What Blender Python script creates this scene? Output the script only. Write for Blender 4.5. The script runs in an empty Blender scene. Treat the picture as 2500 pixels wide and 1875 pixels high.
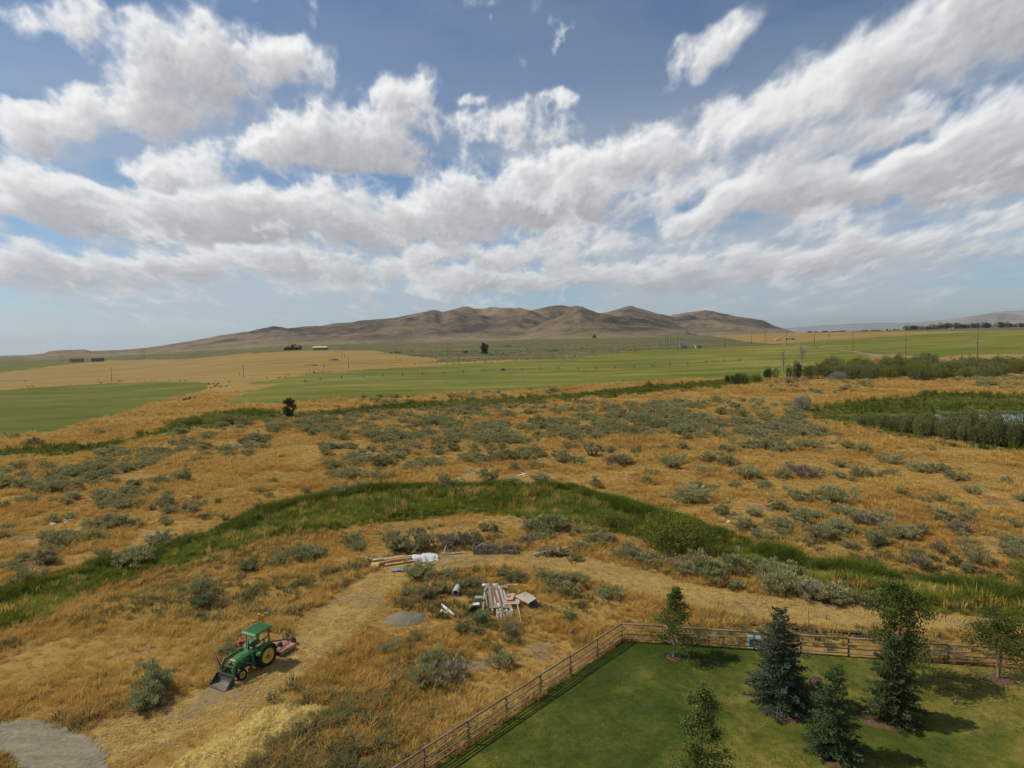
import bpy, math, random
import numpy as np
from mathutils import Matrix, Vector

# ------------------------------------------------------------------ camera
SC = bpy.context.scene
COL = SC.collection
CAM_H = 22.0                        # the drone hovers 22 m over the yard
FPX, CX, CY = 1500.0, 1250.0, 937.5  # lens in pixels of the 2500 px wide photograph
ROLL = math.radians(1.42)
PITCH = math.atan((937.5 - 836.0) / FPX)
FW = np.array([0, math.cos(PITCH), -math.sin(PITCH)])
R0 = np.array([1.0, 0, 0]); U0 = np.array([0, math.sin(PITCH), math.cos(PITCH)])
RT = math.cos(ROLL) * R0 - math.sin(ROLL) * U0
UP = math.sin(ROLL) * R0 + math.cos(ROLL) * U0
cd = bpy.data.cameras.new('camera')
cam = bpy.data.objects.new('camera', cd); COL.objects.link(cam)
cam.matrix_world = Matrix(((RT[0], UP[0], -FW[0], 0), (RT[1], UP[1], -FW[1], 0),
                           (RT[2], UP[2], -FW[2], CAM_H), (0, 0, 0, 1)))
cd.sensor_fit = 'HORIZONTAL'; cd.sensor_width = 36.0; cd.lens = 36.0 * FPX / 2500.0
cd.clip_start = 0.5; cd.clip_end = 200000.0
SC.camera = cam
SC.render.resolution_x, SC.render.resolution_y = 1024, 768
SC.view_settings.view_transform = 'Standard'
SC.view_settings.look = 'None'
SC.view_settings.exposure = 0.0
SC.view_settings.gamma = 1.0
SC.view_settings.use_curve_mapping = False
SC.cycles.max_bounces = 6; SC.cycles.diffuse_bounces = 2; SC.cycles.glossy_bounces = 2
SC.cycles.transmission_bounces = 3; SC.cycles.transparent_max_bounces = 6; SC.cycles.volume_bounces = 0
SC.cycles.use_denoising = True

# ------------------------------------------------------------------ sun and sky
SUN_EL = math.radians(50.0)
SUN_AZ = math.radians(-82.0)        # measured from the view direction (+Y) towards +X: the sun stands left
sd = np.array([math.sin(SUN_AZ) * math.cos(SUN_EL), math.cos(SUN_AZ) * math.cos(SUN_EL), math.sin(SUN_EL)])
sl = bpy.data.lights.new('sun', 'SUN'); sl.energy = 4.3; sl.angle = math.radians(0.55); sl.color = (1.0, 0.93, 0.82)
sun = bpy.data.objects.new('sun', sl); COL.objects.link(sun)
sun.rotation_euler = Vector((-sd[0], -sd[1], -sd[2])).to_track_quat('-Z', 'Y').to_euler()
sun.location = (0, 0, 200)


def px_dir(x, y):
    d = FW + RT * (x - CX) / FPX + UP * (CY - y) / FPX
    return d / np.linalg.norm(d)


class Nt:
    """small helper to write node trees"""
    def __init__(self, tree): self.t = tree
    def n(self, kind, **kw):
        nd = self.t.nodes.new(kind)
        for k, v in kw.items(): setattr(nd, k, v)
        return nd
    def l(self, a, b): self.t.links.new(a, b)
    def put(self, sock, v):
        if hasattr(v, 'is_output'): self.t.links.new(v, sock)
        elif v is not None: sock.default_value = v
    def math(self, op, a, b=None, c=None, clamp=False):
        nd = self.n('ShaderNodeMath', operation=op, use_clamp=clamp)
        for s, v in zip(nd.inputs, (a, b, c)): self.put(s, v)
        return nd.outputs[0]
    def vmath(self, op, a, b=None):
        nd = self.n('ShaderNodeVectorMath', operation=op)
        self.put(nd.inputs[0], a)
        if b is not None: self.put(nd.inputs[3] if op == 'SCALE' else nd.inputs[1], b)
        return nd.outputs[1] if op in ('LENGTH', 'DOT_PRODUCT') else nd.outputs[0]
    def rng(self, v, a, b, c=0.0, d=1.0, smooth=True):
        nd = self.n('ShaderNodeMapRange', interpolation_type='SMOOTHSTEP' if smooth else 'LINEAR')
        for s, q in zip(nd.inputs, (v, a, b, c, d)): self.put(s, q)
        return nd.outputs[0]
    def mix(self, f, a, b, kind='RGBA', blend='MIX'):
        nd = self.n('ShaderNodeMix', data_type=kind, blend_type=blend)
        i = {'FLOAT': (0, 2, 3, 0), 'RGBA': (0, 6, 7, 2)}[kind]
        self.put(nd.inputs[i[0]], f); self.put(nd.inputs[i[1]], a); self.put(nd.inputs[i[2]], b)
        return nd.outputs[i[3]]
    def noise(self, vec, scale, detail=4.0, rough=0.55, dist=0.0, lac=2.0, col=False):
        nd = self.n('ShaderNodeTexNoise')
        self.put(nd.inputs['Vector'], vec); self.put(nd.inputs['Scale'], scale); self.put(nd.inputs['Detail'], detail)
        self.put(nd.inputs['Roughness'], rough); self.put(nd.inputs['Distortion'], dist); self.put(nd.inputs['Lacunarity'], lac)
        return nd.outputs['Color'] if col else nd.outputs['Fac']
    def ramp(self, v, stops):
        nd = self.n('ShaderNodeValToRGB'); self.put(nd.inputs[0], v)
        e = nd.color_ramp.elements
        while len(e) < len(stops): e.new(0.5)
        for k, (p, c) in zip(e, stops): k.position = p; k.color = (*c, 1)
        return nd.outputs[0]
    def rgb(self, c):
        nd = self.n('ShaderNodeRGB'); nd.outputs[0].default_value = (*c, 1); return nd.outputs[0]
    def xyz(self, v):
        nd = self.n('ShaderNodeSeparateXYZ'); self.put(nd.inputs[0], v); return nd.outputs
    def comb(self, x, y, z):
        nd = self.n('ShaderNodeCombineXYZ')
        for s, v in zip(nd.inputs, (x, y, z)): self.put(s, v)
        return nd.outputs[0]


# cloud masses of the sky, the farthest first: azimuth and elevation of each heap come from where it stands in the photograph
# (x, y, half width, half height, tilt, weight)
CLOUDS = [
    [(960, 615, 760, 30, 0, .55), (1400, 590, 560, 45, 0, .5), (1700, 555, 600, 42, 3, .52), (150, 640, 500, 25, 0, .4)],
    [(180, 585, 420, 60, 0, .85), (420, 560, 130, 40, 0, .6)], [(720, 575, 300, 58, 0, .95)], [(1180, 545, 380, 45, 0, .85)],
    [(130, 450, 320, 75, 4, .95), (560, 455, 440, 72, 0, 1.0), (300, 495, 440, 42, 0, .8), (900, 495, 440, 48, 0, .85)],
    [(1000, 430, 330, 80, 4, .95), (1320, 450, 300, 75, 6, .9)],
    [(1850, 390, 470, 52, 6, .9), (2180, 380, 220, 66, 4, .95), (2110, 300, 250, 85, 16, 1.0), (1620, 430, 220, 48, 15, .7)],
    [(1400, 350, 190, 95, 10, 1.0), (1490, 300, 220, 44, 14, .5)],
    [(350, 360, 140, 72, 0, 1.0), (40, 385, 190, 58, 0, .7)],
    [(800, 275, 195, 92, 10, 1.0), (850, 212, 90, 55, 0, .75), (620, 325, 240, 62, 12, .9), (1080, 262, 180, 55, 8, .8), (740, 345, 200, 42, 0, .8)],
    [(1760, 195, 270, 78, 24, .95), (1900, 265, 420, 58, 22, .7)],
    [(2060, 60, 430, 150, 22, 1.1)], [(1540, 112, 120, 52, 32, .85)],
    [(400, 155, 220, 130, 4, 1.1), (590, 140, 150, 55, 12, .8), (250, 235, 200, 75, 8, .95), (60, 260, 190, 66, -8, .95)],
    [(110, 80, 180, 60, 0, .6), (215, 30, 120, 55, 0, .6), (575, 5, 130, 60, 0, .85), (20, 20, 130, 45, 0, .5), (1010, 20, 150, 42, 10, .42), (1480, 240, 180, 30, 8, .5)],
    [(1040, 215, 52, 24, 0, .8), (1210, 195, 40, 20, 10, .7), (1180, 350, 80, 46, 0, .75), (2195, 465, 80, 30, 0, .8), (490, 528, 50, 26, 0, .7)],
]


# ------------------------------------------------------------------ noise in numpy
def _hash(ix, iy, seed):
    h = (ix.astype(np.int64) * 374761393 + iy.astype(np.int64) * 668265263 + seed * 1442695041) & 0xFFFFFFFF
    h = ((h ^ (h >> 13)) * 1274126177) & 0xFFFFFFFF
    return ((h ^ (h >> 16)) & 0xFFFF) / 65535.0


def vnoise(x, y, seed=0):
    x = np.asarray(x, float); y = np.asarray(y, float)
    ix = np.floor(x); iy = np.floor(y); fx = x - ix; fy = y - iy
    ix = ix.astype(np.int64); iy = iy.astype(np.int64)
    sx = fx * fx * fx * (fx * (fx * 6 - 15) + 10); sy = fy * fy * fy * (fy * (fy * 6 - 15) + 10)
    a = _hash(ix, iy, seed); b = _hash(ix + 1, iy, seed); c = _hash(ix, iy + 1, seed); d = _hash(ix + 1, iy + 1, seed)
    return (a + (b - a) * sx) * (1 - sy) + (c + (d - c) * sx) * sy


def fbm(x, y, seed=0, oct=5, gain=0.5, lac=2.03):
    s = 0.0; a = 1.0; t = 0.0
    for k in range(oct):
        s = s + a * vnoise(x, y, seed + k * 17); t += a; a *= gain
        x, y = (x * 0.8 - y * 0.6) * lac + 5.3, (x * 0.6 + y * 0.8) * lac + 1.7
    return s / t


def billow(x, y, seed=0, oct=5, gain=0.5, lac=2.1):
    """rounded heads with sharp valleys, as on a cumulus"""
    s = 0.0; a = 1.0; t = 0.0
    for k in range(oct):
        v = np.abs(vnoise(x, y, seed + k * 31) + vnoise(x + 9.1, y - 4.7, seed + k * 31 + 7) - 1.0)
        s = s + a * (1 - v * 1.6); t += a; a *= gain
        x, y = (x * 0.8 - y * 0.6) * lac + 3.1, (x * 0.6 + y * 0.8) * lac + 7.7
    return s / t


def sstep(v, a, b):
    t = np.clip((v - a) / (b - a), 0, 1); return t * t * (3 - 2 * t)


def lerp(a, b, t): return a + (b - a) * t


def make_mesh(name, verts, faces, smooth=False, mats=(), midx=None):
    """faces: (n,3) / (n,4) array or a list of such arrays"""
    if not isinstance(faces, list): faces = [faces]
    faces = [np.asarray(f, np.int32) for f in faces if len(f)]
    me = bpy.data.meshes.new(name)
    verts = np.asarray(verts, np.float32)
    me.vertices.add(len(verts)); me.vertices.foreach_set('co', verts.ravel())
    loops = np.concatenate([f.ravel() for f in faces]); tot = np.concatenate([np.full(len(f), f.shape[1], np.int32) for f in faces])
    me.loops.add(len(loops)); me.loops.foreach_set('vertex_index', loops)
    me.polygons.add(len(tot)); me.polygons.foreach_set('loop_start', np.concatenate([[0], np.cumsum(tot)[:-1]]).astype(np.int32))
    me.polygons.foreach_set('loop_total', tot)
    if midx is not None: me.polygons.foreach_set('material_index', np.asarray(midx, np.int32))
    me.polygons.foreach_set('use_smooth', np.full(len(tot), smooth))
    for m in mats: me.materials.append(m)
    me.update(calc_edges=True); me.validate()
    return me


def add_attr(me, name, vals):
    at = me.attributes.new(name, 'FLOAT', 'POINT'); at.data.foreach_set('value', np.asarray(vals, np.float32).ravel())


def link(name, me, parent=None, loc=None, kind=None, label=None, cat=None, group=None):
    o = bpy.data.objects.new(name, me); COL.objects.link(o)
    if parent is not None: o.parent = parent
    if loc is not None: o.location = loc
    if kind: o['kind'] = kind
    if label: o['label'] = label
    if cat: o['category'] = cat
    if group: o['group'] = group
    return o


# ------------------------------------------------------------------ world: clear Nishita sky, and the cloud cover far outside everything
def build_world():
    w = bpy.data.worlds.new('World'); SC.world = w; w.use_nodes = True
    t = w.node_tree; t.nodes.clear(); N = Nt(t)
    sky = N.n('ShaderNodeTexSky', sky_type='NISHITA'); sky.sun_disc = False
    sky.sun_elevation = SUN_EL; sky.sun_rotation = SUN_AZ
    sky.altitude = 1200; sky.air_density = 1.0; sky.dust_density = .5; sky.ozone_density = 1.6
    bg = N.n('ShaderNodeBackground'); N.l(N.mix(1.0, sky.outputs[0], (.86, 1.0, 1.08, 1), blend='MULTIPLY'), bg.inputs[0]); bg.inputs[1].default_value = 0.088
    o = N.n('ShaderNodeOutputWorld'); N.l(bg.outputs[0], o.inputs[0])


def cloud_noise(az, el, seed):
    """the broken detail of the cumulus deck seen in a direction (degrees): finer and flatter towards the horizon"""
    q = 1.0 / (np.maximum(el, -1) * 0.05 + 0.42)
    nx = az * (0.6 + 0.4 * q) + seed * 37.7; ny = np.maximum(el, -2) * 1.35 * (q + 0.35)
    wx = (fbm(nx * .25, ny * .25, 3, 3, .55) - .5) * 4.4; wy = (fbm(nx * .25 + 40, ny * .25, 5, 3, .55) - .5) * 3.0
    b = billow(nx * .42, ny * .42, 11, 4, .62) - .62
    f = fbm(nx * .17, ny * .22, 2, 7, .64) - .5
    wisp = fbm((nx + ny * .8) * .11, (ny - nx * .35) * .30, 8, 5, .64) - .5
    rgt = sstep(az, 4, 24)      # heaped on the sun's side, torn to slanting wisps on the other
    return wx, wy, f * (1.75 - .45 * rgt) + b * (.75 - .35 * rgt) + wisp * (.35 + .75 * rgt), nx, ny


def cloud_heaps(heaps, az, el, nz):
    tot = np.zeros_like(az)
    for (cx, cy, rx, ry, rot, amp) in heaps:
        k = 1.13; d = px_dir(cx * k, cy * k)
        a0 = math.degrees(math.atan2(d[0], d[1])); e0 = math.degrees(math.asin(d[2]))
        off = ((cx * k - CX) ** 2 + (cy * k - CY) ** 2) / FPX ** 2
        deg = math.degrees(1.0 / FPX) * k / (1 + off) ** 0.75 * 1.42
        ce = math.cos(math.radians(e0)); r = math.radians(rot)
        ux = (az + nz[0] - a0) * ce; uy = el + nz[1] - e0
        c_, s_ = math.cos(r), math.sin(r)
        L = np.hypot((ux * c_ + uy * s_) / (rx * deg), (-ux * s_ + uy * c_) / (ry * deg))
        tot = tot + amp * sstep(L, 1.0, 0.1)
    tot = np.where(tot > 1, 1 + .2 * np.tanh(tot - 1), tot)
    return tot - lerp(.26, .37, sstep(el, 14, 22)) + lerp(.5, 1.0, sstep(tot, 0, .4)) * nz[2] * .92


def cloud_look(A, E):
    """colour and cover of the clouds: light comes from above and from the left, so what has cloud over it is grey"""
    steps = (.35, 1.1, 2.4, 4.2)
    s = [st * (0.35 + 0.65 * sstep(E, 0, 16)) for st in steps]
    pos = [(A, E)] + [(A - v * .7, E + v) for v in s]
    nzs = [[cloud_noise(a, e, sd_) for (a, e) in pos] for sd_ in (0, 1)]
    rgb = np.zeros(A.shape + (3,)); alpha = np.zeros_like(A)
    def over(c, a):
        nonlocal rgb, alpha
        na = a + alpha * (1 - a)
        rgb = (c * a[..., None] + rgb * (alpha * (1 - a))[..., None]) / np.maximum(na, 1e-5)[..., None]
        alpha = na
    veil = .60 * sstep(fbm(A * .05 + E * .03, E * .16, 55, 5, .6), .34, .64) * sstep(E, 0, 3) * (1 - .8 * sstep(E, 12, 24))
    over(np.broadcast_to(np.array([.52, .545, .57]), rgb.shape), veil)
    out = np.maximum(sstep(np.abs(A), 43, 54), sstep(E, 32, 42))
    n0 = nzs[0][0]
    wild = lerp(-.1, 1.1, sstep(fbm(n0[3] * .05, n0[4] * .05, 21, 3), .46, .64)) * sstep(E, 1, 6)
    gap = np.exp(-(((A - math.degrees(SUN_AZ)) / 26) ** 2 + ((E - math.degrees(SUN_EL)) / 16) ** 2))   # the sun stands in a gap
    for i, heaps in enumerate(CLOUDS + [None]):
        nz = nzs[i % 2]
        if heaps is None:       # beyond the traced heaps the same broken cumulus goes on
            d = [wild - 1.6 * gap - .34 + n[2] for n in nz]; w = out
        else:
            d = [cloud_heaps(heaps, a, e, n) for (a, e), n in zip(pos, nz)]; w = 1 - out
        tau = sum(np.clip(v, -.2, .9) * k for v, k in zip(d[1:], (.8, .95, .95, .65)))
        light = np.exp(-np.clip(tau, 0, None) * .85)
        edge = np.clip((d[0] - d[1]) * .13, -.045, .06)
        far = 1 - sstep(E, 2, 18)
        lum = lerp(.38, .42, far) + lerp(.54, .38, far) * light + edge * sstep(d[0], .1, .5)
        warm = sstep(lum, .35, .75)[..., None]
        c = lum[..., None] * lerp(np.array([.985, .985, 1.045]), np.array([1.0, 1.0, .985]), warm)
        thick = sstep(d[0], .0, .7)
        crisp = sstep(d[0] - d[1], .0, .45)[...] * (1 - .6 * sstep(A, 4, 24))
        over(c, sstep(d[0], lerp(-.20, -.05, crisp), lerp(.42, .24, crisp)) * lerp(.3, 1.0, sstep(E, .5, 6.0)) * lerp(.62, .985, thick) * w)
    return rgb, alpha


def build_clouds():
    av = np.concatenate([np.arange(-180, -46, 3.0), np.arange(-46, 46, .11), np.arange(46, 180.1, 3.0)])
    ev = np.concatenate([np.linspace(-.5, 34, 350), np.arange(35, 90.1, 2.5)])
    A, E = np.meshgrid(av, ev)
    rgb, alpha = cloud_look(A, E)
    R = 90000.0
    a, e = np.radians(A), np.radians(np.minimum(E, 90))
    V = np.stack([np.sin(a) * np.cos(e), np.cos(a) * np.cos(e), np.sin(e)], -1) * R
    nr, nc = A.shape
    idx = np.arange(nr * nc).reshape(nr, nc)
    F = np.stack([idx[:-1, :-1], idx[:-1, 1:], idx[1:, 1:], idx[1:, :-1]], -1).reshape(-1, 4)
    al = alpha.ravel(); F = F[al[F].max(1) > .004]
    used = np.unique(F); remap = np.full(nr * nc, -1); remap[used] = np.arange(len(used))
    m = bpy.data.materials.new('cloud'); m.use_nodes = True
    t = m.node_tree; t.nodes.clear(); N = Nt(t)
    ca = N.n('ShaderNodeAttribute', attribute_name='lum'); aa = N.n('ShaderNodeAttribute', attribute_name='cover')
    em = N.n('ShaderNodeEmission'); N.l(ca.outputs['Color'], em.inputs[0]); em.inputs[1].default_value = 1.0
    tr = N.n('ShaderNodeBsdfTransparent'); mx = N.n('ShaderNodeMixShader'); o = N.n('ShaderNodeOutputMaterial')
    N.l(aa.outputs['Fac'], mx.inputs[0]); N.l(tr.outputs[0], mx.inputs[1]); N.l(em.outputs[0], mx.inputs[2]); N.l(mx.outputs[0], o.inputs[0])
    m.cycles.emission_sampling = 'NONE'
    me = make_mesh('clouds', V.reshape(-1, 3)[used], remap[F], True, [m])
    add_attr(me, 'cover', al[used])
    at = me.attributes.new('lum', 'FLOAT_COLOR', 'POINT')
    at.data.foreach_set('color', np.concatenate([rgb.reshape(-1, 3)[used], np.ones((len(used), 1))], 1).astype(np.float32).ravel())
    link('clouds', me, kind='stuff', label='white and grey cumulus clouds spread across the blue sky', cat='clouds')


build_world()
build_clouds()

# ------------------------------------------------------------------ shape of the land
def rise(r):
    return np.interp(r, [0, 230, 420, 600, 900, 1400, 2500, 4000, 60000], [0, 0, 3.0, 8.5, 17.0, 23.0, 31.0, 36.0, 42.0])


DITCH_MID = np.array([(-47, 53), (-38, 56.5), (-31, 59.5), (-24, 64), (-18, 70), (-9, 78), (0, 82), (7, 80), (13, 71), (18, 64.5), (26, 59), (34, 55.5), (44, 53), (60, 50)], float)


def seg_dist(x, y, line):
    d = np.full(np.shape(x), 1e9)
    for (ax, ay), (bx, by) in zip(line[:-1], line[1:]):
        vx, vy = bx - ax, by - ay
        t = np.clip(((x - ax) * vx + (y - ay) * vy) / (vx * vx + vy * vy), 0, 1)
        d = np.minimum(d, np.hypot(x - ax - t * vx, y - ay - t * vy))
    return d


def land(x, y):
    x = np.asarray(x, float); y = np.asarray(y, float)
    r = np.hypot(x, y)
    w = sstep(x / np.maximum(y, 1.0), -.74, -.28)
    z = (rise(r * .84) + rise(r) * 2 + rise(r * 1.16)) / 4 * w
    z = z + .5 * (fbm(x / 16, y / 16, 4, 3) - .5) * sstep(r, 42, 75) + 1.6 * (fbm(x / 80, y / 80, 9, 3) - .5) * sstep(r, 80, 200)
    z = z * lerp(1.0, sstep(y + .18 * x, 45.5, 50.0), sstep(x, 0, 5) * (r < 90))      # the yard is level
    near = (r > 30) & (r < 140)
    if np.any(near):
        z = z - np.where(near, .8 * np.exp(-(seg_dist(x, y, DITCH_MID) / 3.2) ** 2), 0)
    return z


def gpx(px, py):
    """where the sight line through a photograph pixel meets the land"""
    d = px_dir(px, py); t = np.geomspace(20, 60000, 260)
    below = (CAM_H + d[2] * t) < land(d[0] * t, d[1] * t)
    i = int(np.argmax(below)) if below.any() else len(t) - 1
    a, b = t[max(i - 1, 0)], t[i]
    for _ in range(26):
        m = (a + b) / 2
        if CAM_H + d[2] * m < float(land(d[0] * m, d[1] * m)): b = m
        else: a = m
    return np.array([d[0] * b, d[1] * b, float(land(d[0] * b, d[1] * b))])


def depth_of(P): return float((np.array(P) - np.array([0, 0, CAM_H])) @ FW)


def m_per_px(P): return depth_of(P) / FPX


def height_px(P, py_top):
    """height in metres of an upright thing standing at P whose top shows at photograph row py_top"""
    lo, hi = 0.0, 90.0
    for _ in range(40):
        m = (lo + hi) / 2; v = np.array([P[0], P[1], P[2] + m - CAM_H])
        if CY - FPX * (v @ UP) / (v @ FW) > py_top: lo = m
        else: hi = m
    return lo


def world_poly(pts, step=60, closed=True):
    out = []
    n = len(pts)
    for i in range(n if closed else n - 1):
        a, b = pts[i], pts[(i + 1) % n]
        k = max(1, int(math.hypot(b[0] - a[0], b[1] - a[1]) / step))
        for j in range(k):
            out.append(gpx(a[0] + (b[0] - a[0]) * j / k, a[1] + (b[1] - a[1]) * j / k)[:2])
    if not closed: out.append(gpx(*pts[-1])[:2])
    return np.array(out)


def inside(x, y, poly):
    c = np.zeros(np.shape(x), bool)
    bb = (x > poly[:, 0].min()) & (x < poly[:, 0].max()) & (y > poly[:, 1].min()) & (y < poly[:, 1].max())
    xs, ys = x[bb], y[bb]; cc = np.zeros(xs.shape, bool)
    for (ax, ay), (bx, by) in zip(poly, np.roll(poly, -1, 0)):
        hit = (ay > ys) != (by > ys)
        cc ^= hit & (xs < (bx - ax) * (ys - ay) / (by - ay + 1e-12) + ax)
    c[bb] = cc
    return c


def signed(x, y, poly):
    """distance to a polygon's outline, positive inside"""
    d = seg_dist(x, y, np.vstack([poly, poly[:1]]))
    return np.where(inside(x, y, poly), d, -d)


# outlines of the regions, first as seen, then laid on the land
D1_UP = [(-60, 1462), (0, 1450), (150, 1405), (300, 1365), (450, 1325), (560, 1290), (650, 1245), (760, 1222), (900, 1196), (1050, 1190), (1250, 1182), (1400, 1190), (1480, 1215), (1600, 1255), (1750, 1300), (1900, 1345), (2000, 1375), (2150, 1400), (2300, 1425), (2400, 1445), (2560, 1470)]
D1_LO = [(-60, 1555), (0, 1535), (100, 1508), (200, 1462), (300, 1430), (420, 1395), (560, 1350), (650, 1326), (760, 1308), (850, 1284), (950, 1268), (1100, 1260), (1250, 1258), (1400, 1276), (1500, 1302), (1620, 1345), (1750, 1375), (1900, 1400), (2000, 1440), (2150, 1470), (2300, 1490), (2400, 1500), (2560, 1525)]
D2_UP = [(-60, 1100), (60, 1095), (130, 1090), (250, 1085), (340, 1065), (405, 1047), (415, 1030), (560, 1003), (640, 1000), (720, 1010), (860, 1000), (1000, 985), (1150, 978), (1300, 970), (1420, 962), (1560, 945), (1700, 935), (1800, 925), (1860, 925)]
D2_LO = [(-60, 1123), (130, 1115), (250, 1100), (340, 1080), (420, 1060), (560, 1038), (640, 1032), (720, 1022), (860, 1017), (1000, 1003), (1150, 994), (1300, 985), (1420, 978), (1560, 965), (1700, 952), (1800, 945), (1880, 935)]
MARSH = [(1950, 1008), (2000, 990), (2080, 982), (2160, 975), (2260, 962), (2350, 962), (2600, 966), (2600, 1125), (2500, 1108), (2330, 1088), (2210, 1068), (2050, 1040), (1950, 1020)]
POND = [(2012, 1021), (2060, 1013), (2150, 1011), (2240, 1009), (2330, 1004), (2420, 1003), (2640, 1003), (2640, 1060), (2400, 1045), (2250, 1034), (2120, 1030), (2050, 1026)]
LAWN = [(1518, 1567), (1698, 1574), (1807, 1582), (2026, 1599), (2259, 1617), (2386, 1627), (2700, 1655), (2900, 2300), (700, 2300), (880, 1990), (1037, 1890), (1142, 1824), (1235, 1759), (1318, 1701), (1390, 1651), (1461, 1606)]
GRAVEL = [(-160, 1772), (0, 1760), (98, 1758), (183, 1777), (228, 1801), (256, 1838), (262, 1880), (240, 1960), (60, 1960), (60, 1878), (0, 1850), (-160, 1830)]
HAY = [[(-200, 962), (0, 954), (122, 944), (285, 936), (447, 932), (504, 936), (500, 948), (447, 968), (366, 989), (334, 1000), (224, 1030), (122, 1057), (0, 1067), (-200, 1080)],
       [(594, 938), (692, 922), (800, 909), (900, 902), (983, 897), (1207, 885), (1370, 877), (1593, 853), (1700, 850.5), (1844, 844), (1909, 843), (1966, 846), (2068, 858), (2129, 868), (2110, 880), (2060, 900), (1885, 922), (1783, 926), (1700, 925), (1600, 932), (1410, 944), (1207, 958), (1003, 968), (800, 978), (640, 987), (529, 990), (560, 973), (620, 955), (680, 936), (640, 941)],
       [(1930, 840), (2007, 831), (2141, 823), (2373, 811), (2500, 808.5), (2700, 806), (2700, 862), (2500, 863), (2345, 867), (2292, 873), (2210, 868), (2072, 854), (1990, 845)],
       [(-150, 893), (0, 891), (80, 887), (150, 886.5), (110, 894), (0, 910), (-150, 926)]]
STUB = [[(-200, 932), (0, 912), (122, 894), (260, 880), (447, 877.5), (610, 863.5), (732, 855.5), (900, 855.5), (985, 868), (1060, 876), (1060, 882), (900, 897), (800, 903), (692, 916), (594, 931), (504, 931), (447, 926), (285, 930), (122, 938), (0, 948), (-200, 955)],
        [(1734, 821), (1800, 816), (1921, 813.5), (2080, 811.5), (2190, 809.5), (2373, 808), (2500, 806.5), (2500, 808), (2373, 810.5), (2141, 822.5), (2007, 830.5), (1986, 834.5), (1885, 840.5), (1820, 835), (1770, 826)]]
TRAIL = [(-150, 1905), (20, 1890)]
TRACK = [(290, 1800), (420, 1755), (560, 1700), (680, 1630), (780, 1560), (850, 1490), (900, 1440), (980, 1395), (1080, 1370), (1200, 1362), (1320, 1368), (1450, 1390), (1560, 1420), (1700, 1455), (1850, 1482), (2000, 1495), (2150, 1500), (2350, 1505), (2600, 1522)]
ROAD = [(1905, 841), (1990, 847), (2060, 856), (2130, 866), (2200, 872), (2262, 876), (2330, 879)]

P_D1 = world_poly(D1_UP + D1_LO[::-1], 40); P_D2 = world_poly(D2_UP + D2_LO[::-1], 40)
P_MARSH = world_poly(MARSH); P_POND = world_poly(POND); P_LAWN = world_poly(LAWN); P_GRAVEL = world_poly(GRAVEL, 25)
P_HAY = [world_poly(p) for p in HAY]; P_STUB = [world_poly(p) for p in STUB]
L_TRACK = world_poly(TRACK, 40, False); L_ROAD = world_poly(ROAD, 30, False)
POND_Z = float(np.median(land(P_POND[:, 0], P_POND[:, 1]))) - .55


# ------------------------------------------------------------------ materials
def material(name, rough=.9, spec=.15):
    m = bpy.data.materials.new(name); m.use_nodes = True
    t = m.node_tree; N = Nt(t); b = t.nodes['Principled BSDF']
    b.inputs['Roughness'].default_value = rough; b.inputs['Specular IOR Level'].default_value = spec
    return m, N, b


def bump(N, b, h, strength=.4, dist=.1):
    bn = N.n('ShaderNodeBump'); bn.inputs['Strength'].default_value = strength; bn.inputs['Distance'].default_value = dist
    N.put(bn.inputs['Height'], h); N.l(bn.outputs[0], b.inputs['Normal'])


def pos_of(N): return N.n('ShaderNodeNewGeometry').outputs['Position']


def scaled(N, v, s):
    return N.vmath('MULTIPLY', v, s)


def mat_ground():
    m, N, b = material('dry_ground', .95, .05)
    P = pos_of(N)
    at = lambda n: N.n('ShaderNodeAttribute', attribute_name=n).outputs['Fac']
    big = N.noise(P, .018, 4, .6); mid = N.noise(P, .09, 5, .62); fin = N.noise(P, .9, 5, .65); vf = N.noise(P, 5.0, 3, .6)
    c = N.ramp(N.math('ADD', N.math('MULTIPLY', mid, .65), N.math('MULTIPLY', fin, .35)),
               [(.30, (.16, .096, .032)), (.43, (.245, .150, .042)), (.54, (.315, .198, .054)), (.68, (.365, .245, .080))])
    c = N.mix(N.rng(big, .45, .68), c, N.ramp(fin, [(.3, (.22, .15, .052)), (.7, (.36, .255, .092))]))
    # bare grey soil
    bare = N.rng(N.math('ADD', N.math('MULTIPLY', mid, .5), N.math('MULTIPLY', N.noise(P, .33, 4, .6), .5)), .535, .61)
    c = N.mix(N.math('MULTIPLY', bare, .85), c, N.ramp(vf, [(.3, (.12, .10, .072)), (.7, (.215, .18, .13))]))
    # damp green ground along the ditches and the marsh
    g = N.rng(N.math('ADD', at('green'), N.math('MULTIPLY', N.math('SUBTRACT', fin, .5), .9)), .35, .65)
    c = N.mix(g, c, N.ramp(N.math('ADD', N.math('MULTIPLY', mid, .5), N.math('MULTIPLY', vf, .5)), [(.35, (.040, .060, .012)), (.5, (.085, .105, .022)), (.66, (.17, .155, .045))]))
    # the sage plain far out
    pl = N.noise(scaled(N, P, (.6, 2.2, 1)), .012, 6, .7)
    sg = N.ramp(N.math('ADD', N.math('MULTIPLY', pl, .6), N.math('MULTIPLY', N.noise(P, .11, 3, .7), .4)), [(.38, (.062, .064, .028)), (.48, (.105, .102, .044)), (.56, (.15, .13, .055)), (.64, (.21, .16, .065))])
    c = N.mix(N.rng(N.math('ADD', at('plain'), N.math('MULTIPLY', N.math('SUBTRACT', pl, .5), .5)), .4, .6), c, sg)
    N.l(c, b.inputs['Base Color'])
    bump(N, b, N.math('ADD', N.math('MULTIPLY', fin, .7), N.math('MULTIPLY', vf, .3)), .7, .35)
    return m


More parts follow.
